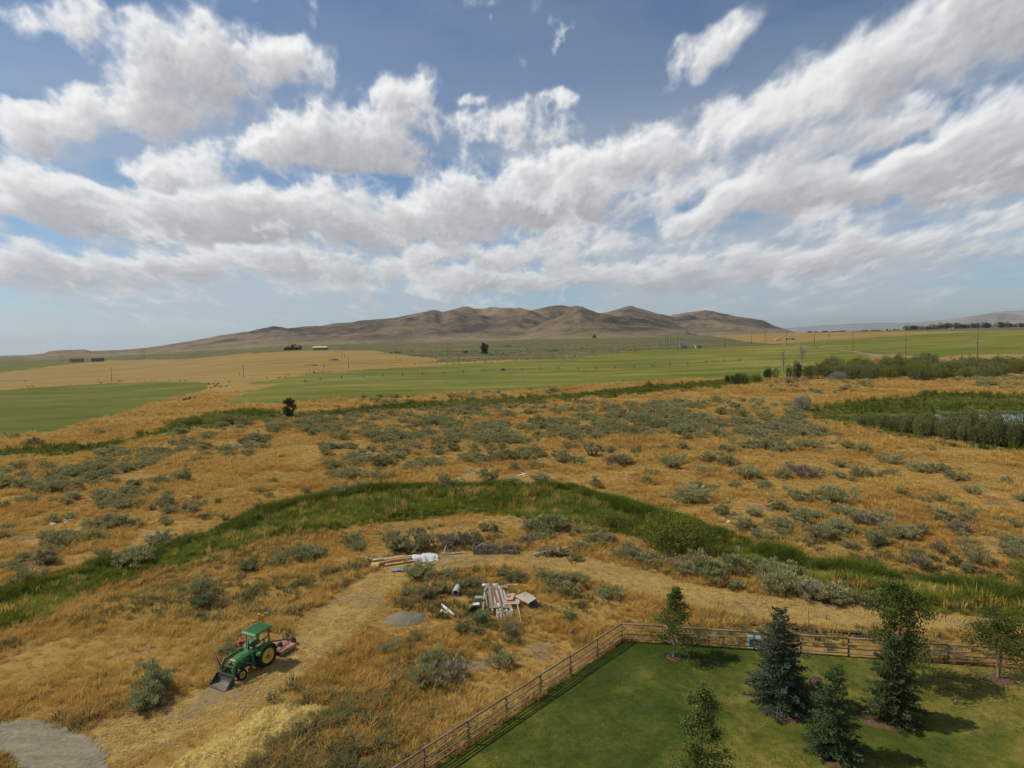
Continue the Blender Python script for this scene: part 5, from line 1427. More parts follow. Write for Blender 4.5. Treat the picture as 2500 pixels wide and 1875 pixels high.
    P = gpx(530, 1632); q = thing('box_scraper', P, 'rusty scraper blade half hidden in grass beside the tractor bucket', 'implement', None, .62)
    MB().prism([(-.02, .0), (.06, .0), (.10, .35), (.02, .62), (-.04, .62), (.02, .33)], -1.25, 1.25).part('blade', M_RUST, q)
    for k in range(5): MB().bar((.1, -1.0 + k * .5, .2), (.55, -1.0 + k * .5, .02), .06).part('shank', M_RED if k % 2 else M_RUST, q)
    MB().bar((.2, -1.0, .5), (.2, 1.0, .5), .09).part('beam', M_RUST, q)


build_tractor()

# ------------------------------------------------------------------ straw heap, gravel heap
M_STRAW = leaf_mat('loose_straw', [(.46, .34, .10), (.62, .48, .165), (.74, .60, .25)], trans=.3)


def build_heaps():
    c = STRAW_HEAP.mean(0); g = np.random.default_rng(9)
    xs = np.arange(STRAW_HEAP[:, 0].min() - .5, STRAW_HEAP[:, 0].max() + .5, .09); ys = np.arange(STRAW_HEAP[:, 1].min() - .5, STRAW_HEAP[:, 1].max() + .5, .09)
    X, Y = np.meshgrid(xs, ys); sd_ = signed(X, Y, STRAW_HEAP) + 1.1 * (fbm(X / .9, Y / .9, 3, 4, .6) - .5)
    H = .40 * sstep(sd_, -.05, 1.5) + .50 * (billow(X / .9, Y / .7, 5, 5, .6) - .5) * sstep(sd_, 0, .7) + .16 * (fbm(X / .22, Y / .16, 8, 3) - .5) * sstep(sd_, 0, .3)
    nr, nc = X.shape; idx = np.arange(nr * nc).reshape(nr, nc); F = np.stack([idx[:-1, :-1], idx[:-1, 1:], idx[1:, 1:], idx[1:, :-1]], -1).reshape(-1, 4)
    F = F[(sd_.ravel()[F] > -.05).all(1)]; used = np.unique(F); mp = np.full(nr * nc, -1); mp[used] = np.arange(len(used))
    V = np.stack([X - c[0], Y - c[1], H + .01], -1).reshape(-1, 3)
    m, N, b = material('straw_heap', .95, .05); P = pos_of(N); f = N.noise(scaled(N, P, (1, 2.0, 1)), 5, 5, .7); f2 = N.noise(P, .8, 4, .6)
    N.l(N.ramp(N.math('ADD', N.math('MULTIPLY', f, .6), N.math('MULTIPLY', f2, .4)), [(.32, (.28, .19, .05)), (.5, (.46, .335, .10)), (.66, (.58, .445, .16))]), b.inputs['Base Color']); bump(N, b, f, .9, .08)
    o = link('straw_heap', make_mesh('straw_heap', V[used], mp[F], True, [m]), None, (c[0], c[1], 0), label='long low heap of loose yellow straw beside the track', cat='straw heap')
    k = np.where((sd_.ravel() > .02))[0]; k = g.choice(k, 9000); P = V[k] + g.normal(0, .05, (len(k), 3)) * np.array([1, 1, .3]); P[:, 2] += .015
    D = np.stack([g.normal(.5, 1, len(k)), g.normal(.6, 1, len(k)), g.uniform(-.15, .5, len(k))], -1)
    Vv, Ff = cards(P, D, g.uniform(.12, .34, len(k)), .022, g); link('loose_straw', make_mesh('loose_straw', Vv, Ff, False, [M_STRAW]), o, kind='stuff')
    # gravel heap
    P0 = gpx(990, 1512); xs = np.arange(-2.2, 2.2, .07); X, Y = np.meshgrid(xs, xs)
    q = np.hypot(X / 1.75, Y / 1.3) + .12 * (fbm(X / .9, Y / .9, 4, 3) - .5); H = .66 * np.clip(1 - q, 0, 1) ** .8 + .16 * (fbm(X / .7, Y / .7, 14, 4) - .5) * sstep(q, 1, .6) + .05 * (fbm(X / .12, Y / .12, 6, 2) - .5) * (q < 1)
    nr, nc = X.shape; idx = np.arange(nr * nc).reshape(nr, nc); F = np.stack([idx[:-1, :-1], idx[:-1, 1:], idx[1:, 1:], idx[1:, :-1]], -1).reshape(-1, 4); F = F[(q.ravel()[F] < 1.02).all(1)]
    used = np.unique(F); mp = np.full(nr * nc, -1); mp[used] = np.arange(len(used))
    m, N, b = material('grey_gravel', .95, .1); P = pos_of(N); f = N.noise(P, 14, 4, .7)
    N.l(N.ramp(f, [(.3, (.13, .115, .08)), (.7, (.26, .235, .17))]), b.inputs['Base Color']); bump(N, b, f, .8, .06)
    link('gravel_heap', make_mesh('gravel_heap', np.stack([X, Y, H - .02], -1).reshape(-1, 3)[used], mp[F], True, [m]), None, tuple(P0), label='rounded heap of grey gravel in the dry grass', cat='gravel heap')


build_heaps()

# ------------------------------------------------------------------ scrap and lumber
M_GREYWOOD = plain_mat('grey_board', (.235, .21, .17), .9, .35, 3)
M_PALEWOOD = plain_mat('pale_board', (.40, .36, .285), .9, .25, 3)
M_NEWWOOD = plain_mat('new_lumber', (.62, .43, .20), .85, .25, 3)
M_BROWNWOOD = plain_mat('brown_board', (.20, .12, .065), .9, .35, 3)
M_ORANGE = plain_mat('orange_panel', (.52, .19, .07), .8, .25, 3)
M_PLY = plain_mat('weathered_plywood', (.40, .36, .27), .9, .22, 2, .1, 0, (.26, .225, .165))
M_TARP = plain_mat('white_tarp', (.56, .56, .55), .55, .12, 2)
M_TARPB = plain_mat('blue_grey_tarp', (.20, .23, .27), .6, .25, 2)
M_PIPE = plain_mat('white_pipe', (.74, .68, .62), .5, .1, 3, .4)
M_CONC = plain_mat('pale_culvert', (.40, .39, .34), .85, .18, 4)


def wz(P, px, py):
    Q = gpx(px, py); return np.array([Q[0] - P[0], Q[1] - P[1], 0.0])


def build_scrap():
    g = np.random.default_rng(21)
    zp = lambda x, y: (1100 + x / 8.5077, 1400 + y / 8.5077)     # the close-up it was read from
    P = gpx(*zp(950, 720)); t = thing('scrap_lumber_pile', P, 'heap of weathered grey boards and scrap under plywood sheets', 'lumber pile')
    # boards fanned towards the camera
    for k in range(46):
        u = g.uniform(0, 1); x0 = lerp(690, 1180, u) + g.normal(0, 15); y0 = g.uniform(420, 560); x1 = x0 + lerp(-20, 190, u) + g.normal(0, 25); y1 = g.uniform(720, 930)
        a = wz(P, *zp(x0, y0)); b = wz(P, *zp(x1, y1)); h = .15 + .55 * math.sin(math.pi * min(1, max(0, u))) * g.uniform(.3, 1)
        a[2], b[2] = h + g.uniform(.05, .3), h * .5 + g.uniform(.02, .12)
        MB().bar(a, b, g.uniform(.10, .20), g.uniform(.035, .05)).part('board', [M_GREYWOOD, M_PALEWOOD, M_GREYWOOD, M_BROWNWOOD, M_PALEWOOD][int(g.integers(0, 5))], t)
    for k in range(16):      # stubs at the low end
        x0 = 960 + k * 21 + g.normal(0, 8); a = wz(P, *zp(x0, 880 + g.uniform(-15, 15))); b = wz(P, *zp(x0 + g.normal(15, 10), 985 + g.uniform(-30, 20)))
        a[2], b[2] = .42, .04; MB().bar(a, b, .10, .05).part('board', [M_PALEWOOD, M_GREYWOOD][k % 2], t)
    for (x0, y0, x1, y1, w, h0, h1) in ((880, 420, 1290, 395, .24, .55, .75), (900, 400, 1200, 430, .16, .62, .62), (705, 480, 800, 340, .22, .5, .6), (680, 790, 710, 510, .10, .25, .55), (880, 800, 870, 480, .12, .4, .6), (1250, 370, 1400, 385, .2, .6, .7), (1385, 750, 1470, 1030, .08, .5, .02), (880, 830, 1030, 815, .34, .5, .5), (1080, 820, 1210, 815, .34, .5, .45), (1100, 800, 1190, 640, .16, .5, .4), (1210, 750, 1270, 910, .14, .5, .12), (1240, 740, 1310, 900, .08, .45, .1)):
        a = wz(P, *zp(x0, y0)); b = wz(P, *zp(x1, y1)); a[2], b[2] = h0, h1; MB().bar(a, b, w, .05).part('plank', M_GREYWOOD if w > .2 else M_PALEWOOD, t)
    def sheet(name, corners, mat, th=.03):
        c = []
        for (x, y, z) in corners:
            # the corner hangs z above the land: follow the sight line down to that height
            px, py = zp(x, y); d = px_dir(px, py); z0 = float(gpx(px, py)[2]); k = (CAM_H - z0 - z) / -d[2]; c.append(np.array([d[0] * k - P[0], d[1] * k - P[1], z + z0 - P[2]]))
        c = np.array(c); n = np.cross(c[1] - c[0], c[3] - c[0]); n /= np.linalg.norm(n); n = n if n[2] > 0 else -n
        MB().add(np.concatenate([c - n * th, c]), [(0, 1, 2, 3), (7, 6, 5, 4), (0, 4, 5, 1), (1, 5, 6, 2), (2, 6, 7, 3), (3, 7, 4, 0)]).part(name, mat, t)
    sheet('plywood_sheet', [(1330, 470, .75), (1560, 380, .95), (1790, 510, .80), (1610, 625, .55)], M_PLY)
    sheet('panel', [(1085, 560, .60), (1430, 480, .62), (1430, 630, .50), (1090, 640, .48)], M_PLY)
    sheet('panel', [(1190, 420, .85), (1340, 410, .85), (1290, 545, .70), (1160, 545, .70)], M_PLY)
    sheet('orange_panel', [(1150, 545, .66), (1290, 540, .66), (1420, 625, .45), (1180, 655, .42)], M_ORANGE)
    sheet('orange_panel', [(1170, 440, .87), (1235, 440, .87), (1225, 475, .84), (1165, 478, .84)], M_ORANGE)
    sheet('white_board', [(970, 610, .55), (1010, 605, .55), (1050, 760, .40), (1010, 765, .40)], M_WHITE)
    sheet('white_board', [(1030, 600, .55), (1060, 605, .55), (1110, 755, .40), (1080, 765, .40)], M_WHITE)
    sheet('white_board', [(900, 465, .60), (925, 465, .60), (975, 710, .40), (950, 715, .40)], M_WHITE)
    for k in range(5):
        a = wz(P, *zp(1640 + k * 32, 640 - k * 12)); b = wz(P, *zp(1680 + k * 34, 775 - k * 4)); a[2], b[2] = .62, .02; MB().bar(a, b, .16, .03).part('leaning_board', M_DARKWOOD, t)
    for (x, y) in ((725, 350), (940, 350)):
        q = wz(P, *zp(x, y)); MB().tube([q + (-.28, 0, .45), q + (.28, .05, .45)], .16, 10).part('white_roll', M_WHITE, t, True)
    def box_thing(name, x, y, s, mat, label, cat, rz=0.0, bev=.02):
        Q = gpx(*zp(x, y)); q = thing(name, Q, label, cat, None, rz); return q
    q = box_thing('metal_cabinet', 585, 650, None, None, 'grey-green metal cabinet standing beside the scrap lumber', 'cabinet')
    MB().box((0, 0, .34), (.62, .5, .68)).part('case', plain_mat('grey_green_paint', (.25, .28, .24), .6, .12), q, bevel=.015); MB().box((0, -.26, .14), (.4, .03, .2)).part('door', M_DARK, q)
    q = box_thing('white_bin', 535, 745, None, None, 'white plastic bin next to the metal cabinet', 'bin', .2)
    MB().box((0, 0, .22), (.44, .38, .44), None, 1.12).part('tub', M_WHITE, q, bevel=.02); MB().box((0, 0, .46), (.54, .46, .035)).part('rim', M_WHITE, q)
    q = box_thing('old_tyre', 490, 880, None, None, 'dark old tyre leaning in the grass by the white bin', 'tyre', .3)
    MB().lathe([(.22, -.09), (.40, -.10), (.44, 0), (.40, .10), (.22, .09), (.2, 0)], 24, 'y', (0, 0, .42), True).part('tread', M_RUBBER, q, True); MB().lathe([(.22, .02), (.08, .05), (.0005, .05)], 16, 'y', (0, 0, .42)).part('rim', M_RUST, q, True)
    # culvert pipe lying on the ground
    A, B = gpx(*zp(100, 480)), gpx(*zp(165, 330)); q = thing('culvert_pipe', A, 'pale concrete culvert pipe lying in the sagebrush', 'pipe')
    d = B - A; d[2] = 0; u = d / np.linalg.norm(d); R_, _ = frame(u); n = 20; ang = np.arange(n) * 6.2832 / n
    mb = MB(); V = []
    for (r_, s) in ((.29, 0), (.29, 1), (.24, 1), (.24, 0)):
        V.append(u * s * 1.5 + np.array([0, 0, .27]) + r_ * (np.cos(ang)[:, None] * R_[:, 0] + np.sin(ang)[:, None] * R_[:, 1]))
    mb.add(np.concatenate(V), [(i * n + k, i * n + (k + 1) % n, (i + 1) % 4 * n + (k + 1) % n, (i + 1) % 4 * n + k) for i in range(4) for k in range(n)]); mb.part('barrel', M_CONC, q, True)
    # white pipes
    for k, (a, b, lab) in enumerate((((1080, 1484), (1109, 1506), 'long white plastic pipe lying on top of the shorter one'), ((1079, 1496), (1092, 1502), 'short white plastic pipe lying under the longer one'))):
        A, B = gpx(*a), gpx(*b); q = thing('white_pipe', A, lab, 'pipe'); R1 = .11 if k == 0 else .13
        d = B - A; MB().tube([np.array([0, 0, R1 + (.12 if k == 0 else 0)]), d + np.array([0, 0, R1 + .02])], R1, 12).part('tube', M_PIPE, q, True)
        MB().tube([d * .0 + np.array([0, 0, R1 + (.12 if k == 0 else 0)]) - d / np.linalg.norm(d) * .02, d / np.linalg.norm(d) * .16 + np.array([0, 0, R1 + (.12 if k == 0 else 0)])], R1 * 1.18, 12).part('collar', M_PIPE, q, True)
    # black hose arching behind the scrap
    pts = [zp(915, 285), zp(960, 215), zp(1010, 160), zp(1100, 135), zp(1220, 138), zp(1330, 155), zp(1385, 175)]
    P0 = gpx(*zp(915, 300)); W_ = np.array([gpx(*p) - P0 + np.array([0, 0, .1]) for p in pts]); link('black_hose', MB().tube(W_, [.16, .15, .10, .08, .08, .08, .07], 8).mesh('black_hose', M_RUBBER, True), None, tuple(P0), label='thick black hose curving through the sage behind the scrap lumber', cat='hose')
    # new lumber under a white tarp
    zq = lambda x, y: (890 + x / 9.217, 1320 + y / 9.217)
    P = gpx(*zq(700, 560)); t = thing('lumber_stack', P, 'stack of fresh yellow lumber lying along the track', 'lumber stack')
    for k in range(30):
        v = g.uniform(0, 1); x0 = lerp(170, 520, g.uniform(0, 1)); y0 = np.interp(x0, [150, 520], [540, 560]) + lerp(-60, 40, v); L = g.uniform(480, 760); x1 = min(x0 + L, 1500); y1 = y0 - (x1 - x0) * .155
        a, b = wz(P, *zq(x0, y0)), wz(P, *zq(x1, y1)); z = g.uniform(.05, .42); a[2], b[2] = z, z + g.normal(0, .03)
        MB().bar(a, b, g.uniform(.10, .22), g.uniform(.05, .09)).part('plank', [M_NEWWOOD, M_NEWWOOD, M_BROWNWOOD, M_NEWWOOD, M_PALEWOOD][int(g.integers(0, 5))], t)
    a, b = wz(P, *zq(20, 425)), wz(P, *zq(250, 520)); a[2], b[2] = .25, .3; MB().bar(a, b, .08, .05).part('plank', M_NEWWOOD, t)
    c = wz(P, *zq(230, 600)); MB().box(c + (0, 0, .25), (.75, .55, .05), rotx(.5)).part('board_end', M_NEWWOOD, t)
    c = wz(P, *zq(270, 470)); MB().box(c + (0, 0, .25), (1.1, .35, .12), rotz(.1)).box(c + (.5, .1, .3), (.4, .3, .16)).part('grey_offcut', M_TARPB, t)
    # tarp draped over the far end
    Pt = gpx(*zq(1400, 400)); xs, ys = np.linspace(0, 1, 40), np.linspace(0, 1, 22); A, B = gpx(*zq(1080, 500)), gpx(*zq(1640, 400)); ax = B - A; ax[2] = 0; L = np.linalg.norm(ax); ax /= L; ay = np.array([-ax[1], ax[0], 0])
    U, Vv = np.meshgrid(xs, ys); w_ = (Vv - .35) * 1.75 + .22 * (fbm(U * 3, Vv * 0 + 1, 6, 3) - .5)
    hgt = (.46 - .16 * U) * np.clip(1.25 - np.abs((Vv - .55) * 2) ** 2.2 * 1.3, 0, 1) + .26 * (billow(U * 5, Vv * 2.2 + U, 3, 4) - .55) + .06; hgt = np.maximum(hgt, .03)
    Q = A - Pt + ax * (U * L)[..., None] + ay * (w_ + .12 * (fbm(U * 5, Vv * 2, 4, 3) - .5))[..., None]; Q[..., 2] = hgt
    idx = np.arange(U.size).reshape(U.shape); F = np.stack([idx[:-1, :-1], idx[:-1, 1:], idx[1:, 1:], idx[1:, :-1]], -1).reshape(-1, 4)
    m = M_TARP; link('white_tarp', make_mesh('white_tarp', Q.reshape(-1, 3), F, True, [m]), None, tuple(Pt), label='crumpled white tarp draped over the end of the fresh lumber', cat='tarp')
    Pt = gpx(*zq(840, 670)); U, Vv = np.meshgrid(np.linspace(-1, 1, 14), np.linspace(-1, 1, 10)); Q = np.stack([U * .95 + .2 * Vv, Vv * .42, .10 + .16 * (billow(U * 2, Vv * 2, 8, 3) - .3) * (1 - .5 * U * U)], -1)
    idx = np.arange(U.size).reshape(U.shape); F = np.stack([idx[:-1, :-1], idx[:-1, 1:], idx[1:, 1:], idx[1:, :-1]], -1).reshape(-1, 4)
    tp = link('loose_tarp', make_mesh('loose_tarp', Q.reshape(-1, 3), F, True, [M_TARPB]), None, tuple(Pt), label='loose blue-grey tarp crumpled in front of the fresh lumber', cat='tarp')
    Q2 = Q[:5, 8:] + np.array([.1, -.12, .06]); n1, n2 = Q2.shape[:2]; idx = np.arange(n1 * n2).reshape(n1, n2); F = np.stack([idx[:-1, :-1], idx[:-1, 1:], idx[1:, 1:], idx[1:, :-1]], -1).reshape(-1, 4); link('white_fold', make_mesh('white_fold', Q2.reshape(-1, 3), F, True, [M_TARP]), tp)
    # three open crates
    zc = lambda x, y: (1130 + x / 7.373, 1310 + y / 7.373)
    for k, (x, y, w, lab) in enumerate(((280, 325, 170, 'open wooden crate with a loose slat, beside the old wood scraps'), (530, 315, 200, 'open wooden crate between two other crates'), (820, 325, 215, 'open wooden crate with one pale corner post, nearest the firewood'.replace('nearest', 'next to')))):
        P = gpx(*zc(x, y)); t = thing('wooden_crate', P, lab, 'crate', 'wooden crates behind the track', g.normal(0, .06)); W = w / 7.373 * m_per_px(P); D_ = .95; H_ = .95
        for sx in (-1, 1):
            for sy in (0, 1): MB().box((sx * W / 2, sy * D_, H_ / 2), (.09, .09, H_ + (.08 if sy == 0 else 0))).part('corner_post', M_PALEWOOD if (k == 2 and sx < 0 and sy == 0) else M_GREYWOOD, t)
        for z in (.12, .36, .58):
            MB().box((0, -.055, z), (W, .03, .17)).part('slat', M_GREYWOOD, t); MB().box((0, D_ + .055, z), (W, .03, .17)).part('slat', M_GREYWOOD, t)
            for sx in (-1, 1): MB().box((sx * (W / 2 + .055), D_ / 2, z), (.03, D_, .17)).part('slat', M_GREYWOOD, t)
        for y_ in (-.055, D_ + .055): MB().box((0, y_, H_ - .05), (W, .035, .08)).part('top_rail', M_GREYWOOD, t)
        for sx in (-1, 1): MB().box((sx * (W / 2 + .055), D_ / 2, H_ - .05), (.035, D_, .08)).part('top_rail', M_GREYWOOD, t)
        if k == 0: MB().bar((-W / 2, .1, H_ * .6), (W / 2, D_ - .1, H_ + .03), .07, .04).part('loose_slat', M_PALEWOOD, t)
        MB().box((0, D_ / 2, .06), (W, D_, .04)).part('floor_board', M_BROWNWOOD, t)
        for j in range(5): MB().box((g.uniform(-.4, .4) * W, D_ * g.uniform(.2, .8), .2), (.3, .2, .18), rotz(g.uniform(0, 3))).part('block', M_GREYWOOD, t)
    # old wood scraps beside the crates
    P = gpx(1106, 1352); t = thing('wood_scrap', P, 'broken trestle of bleached boards beside the open crates', 'wood scrap')
    for a, b in (((-1.0, 0, .05), (-.7, .2, .85)), ((-.2, .1, .05), (-.75, .2, .8)), ((-.5, 0, .2), (.2, .1, .7)), ((.2, .1, .1), (.75, .0, .75)), ((.9, 0, 0), (.85, .1, .85)), ((-1.1, -.1, .1), (1.0, -.1, .12)), ((-1.4, .1, .08), (.2, -.25, .1))): MB().bar(a, b, .11, .06).part('board', M_PALEWOOD if a[2] < .12 else M_BROWNWOOD, t)
    # firewood pile
    P = gpx(1352, 1356); t = thing('firewood_pile', P, 'pile of split brown firewood in front of the sagebrush', 'firewood')
    for k in range(95):
        u = g.normal(.35, .75); u = max(-1.9, min(1.5, u)); hmax = .75 * max(0.1, 1 - ((u - .3) / 1.6) ** 2); c = np.array([u, g.uniform(-.45, .45), g.uniform(.06, hmax)]); a = g.uniform(0, 6.28); d = np.array([math.cos(a), math.sin(a), g.normal(0, .35)]) * g.uniform(.2, .34)
        MB().tube([c - d, c + d], [g.uniform(.05, .09), g.uniform(.05, .085)], 5).part('log', [M_BROWNWOOD, M_BROWNWOOD, M_DARKWOOD, M_GREYWOOD][int(g.integers(0, 4))], t)
    for a, b in (((-1.8, 0, .25), (.6, .1, .7)), ((.9, -.2, .75), (1.5, .1, .85)), ((1.0, -.35, .35), (1.6, -.3, .2)), ((-2.0, 0, .15), (-1.6, .1, .3))): MB().tube([a, b], [.08, .07], 6).part('log', M_PALEWOOD, t)
    # small grey board piles out in the sage
    for px, py, w, lab in ((1010, 1098, 70, 'pile of grey weathered boards lying in the sage belt'), (1495, 1068, 62, 'pile of bleached sticks lying in the sage belt'), (830, 1094, 62, 'low stack of grey boards among scattered sage'), (390, 1312, 46, 'stack of dark grey boards beside a sage bush'), (435, 1328, 60, 'spread of grey sticks behind a sage bush near the ditch')):
        P = gpx(px, py); m = m_per_px(P); t = thing('board_pile', P, lab, 'board pile'); a0 = g.uniform(-.3, .3)
        for k in range(16):
            a = a0 + g.normal(0, .18); L = w * m * g.uniform(.3, .55); c = np.array([g.normal(0, .14) * w * m, g.normal(0, .35), g.uniform(.05, .4)]); d = np.array([math.cos(a), math.sin(a), g.normal(0, .05)]) * L
            MB().bar(c - d, c + d, .16, .06).part('board', M_GREYWOOD if k % 3 else M_DARKGREY, t)
    # pale flat stones scattered in the dry grass
    m_st = plain_mat('pale_stone', (.60, .52, .38), .95, .2, 2)
    for px, py, k in ((560, 1200, 5), (537, 1208, 3), (440, 1218, 4), (466, 1212, 3), (366, 1277, 6), (130, 1282, 4), (174, 1262, 3), (270, 1318, 6), (46, 1262, 3), (548, 1245, 4), (750, 1222, 4), (925, 1180, 8), (870, 1206, 6), (1275, 1160, 6), (1545, 1158, 4), (1775, 1277, 4), (2410, 1205, 4)):
        P = gpx(px, py); m = m_per_px(P)
        for j in range(k):
            mb = MB(); n = 8; a = np.arange(n) * 6.283 / n; s = g.uniform(.14, .34); V = []
            for q, z in ((1, -.05), (1.0, .07), (.65, .13), (.01, .15)): kk = q * s * (1 + .25 * g.uniform(-1, 1, n)); V.append(np.stack([kk * np.cos(a) * 1.5, kk * np.sin(a), np.full(n, z)], -1))
            mb.add(np.concatenate(V), [(i * n + c, i * n + (c + 1) % n, (i + 1) * n + (c + 1) % n, (i + 1) * n + c) for i in range(3) for c in range(n)])
            x, y = P[0] + g.normal(0, 9) * m, P[1] + g.normal(0, .7); o = link('stone', mb.mesh('stone', m_st), None, (x, y, float(land(x, y)) + .05), label='pale flat stone lying in the dry grass beyond the ditch', cat='stone', group='pale stones in the dry grass beyond the ditch')
    # utility box, pots, stakes and small things round the yard
    P = gpx(1842, 1578); t = thing('utility_box', (P[0], P[1], 0), 'pale teal metal utility box behind the fence rails', 'utility box', None, -.2); mt = plain_mat('teal_paint', (.15, .27, .27), .5, .1, 4, .4)
    MB().box((0, 0, .32), (.85, .6, .62)).part('case', mt, t, bevel=.02); MB().box((0, 0, .655), (.90, .65, .06)).part('lid', mt, t, bevel=.015); MB().box((-.0, -.312, .36), (.05, .03, .12)).part('latch', M_STEEL, t); MB().box((0, 0, .02), (1.05, .8, .06)).part('pad', M_CONC, t)
    for px, py, lab in ((1940, 1542, 0), (1962, 1544, 1), (1988, 1547, 1), (2012, 1548, 0), (2033, 1549, 1), (2052, 1551, 0), (2064, 1552, 0), (2082, 1553, 1), (2096, 1554, 0), (1838, 1532, 0)):
        P = gpx(px, py); t = thing('plant_pot', P, ('black plant pot with a white tag beside the fence' if lab else 'black plant pot without a tag beside the fence'), 'plant pot', 'tagged black pots' if lab else 'untagged black pots')
        MB().lathe([(.0005, 0), (.15, 0), (.19, .30), (.205, .30), (.205, .34), (.18, .34), (.175, .28), (.0005, .27)], 16, 'z').part('pot', M_RUBBER, t, True)
        MB().box((0, 0, .30), (.26, .26, .04)).part('soil', M_MULCH, t)
        if lab: MB().box((-.05, -.205, .14), (.16, .012, .14)).part('tag', M_WHITE, t)
    for px, py, top, lab in ((1973, 1536, 1484, 'tall yellowish steel stake standing in the grass behind the pots'), (2018, 1513, 1498, 'thin short stake in the grass behind the pots')):
        P = gpx(px, py); h = height_px(P, top); t = thing('stake', P, lab, 'stake'); MB().box((0, 0, h / 2), (.05, .05, h)).part('post', M_OLDYEL if top < 1490 else M_RUST, t); MB().box((0, -.03, h * .86), (.09, .02, .1)).part('cap', M_WHITE, t)
    P = gpx(1992, 1692); t = thing('brown_barrel', (P[0], P[1], .03), 'brown barrel on the lawn behind the bright green spruce', 'barrel')
    MB().lathe([(.0005, 0), (.34, 0), (.37, .1), (.38, .42), (.37, .78), (.34, .86), (.0005, .86)], 20, 'z').part('drum', plain_mat('brown_paint', (.075, .045, .032), .7), t, True)
    for z in (.28, .58): MB().lathe([(.378, z - .02), (.392, z), (.378, z + .02)], 20, 'z').part('hoop', M_DARK, t, True)
    P = gpx(2018, 1858); t = thing('black_bucket', (P[0], P[1], .1), 'black bucket on the mulch under the bright green spruce', 'bucket')
    MB().lathe([(.0005, 0), (.16, 0), (.21, .36), (.19, .36), (.15, .04), (.0005, .04)], 18, 'z').part('tub', M_RUBBER, t, True); MB().tube([(.21 * math.cos(a), .05, .36 + .2 * math.sin(a)) for a in np.arange(0, 3.2, .3)], .012, 5).part('handle', M_DARK, t)


M_DARKWOOD = plain_mat('dark_board', (.12, .085, .06), .9, .35, 3)
M_DARKGREY = plain_mat('dark_grey_board', (.22, .205, .20), .9, .3, 3)
build_scrap()

# ------------------------------------------------------------------ far things: poles, houses, stacks, irrigation, substation
M_POLE = plain_mat('tarred_pole', (.13, .105, .085), .9, .25, 1)
M_GALV = plain_mat('grey_lattice', (.30, .32, .36), .6, .15, 1, .3)


def pole(px, py, top, label, arms=1, group=None, low=False, trans=False):
    P = gpx(px, py); h = height_px(P, top); r = max(.15, .48 * m_per_px(P))
    t = thing('utility_pole', P, label, 'utility pole', group, math.atan2(-P[0], P[1]) * .3)
    MB().tube([(0, 0, -.3), (0, 0, h * .5), (0, 0, h)], [r * 1.15, r, r * .75], 7).part('post', M_POLE, t, True)
    zs = [h * .955] + ([h * .66] if low else []) + ([h * .58] if trans else [])
    if arms == 0: zs = []
    for z in zs:
        L = min(3.0, h * .13) * (1.0 if z > h * .8 else 1.25)
        c = MB().box((0, -.2, z), (2 * L * .8, max(.14, r * .8), max(.14, r * .8))).part('crossarm', M_POLE, t)
        for s in (-1, -.4, .4, 1): MB().tube([(s * L * .76, -.2, z + .08), (s * L * .76, -.2, z + .42)], .08, 6).part('insulator', M_GALV, c)
    if trans: MB().tube([(-.75, 0, h * .47), (-.75, 0, h * .54)], .42, 10).part('transformer', M_GALV, t, True)


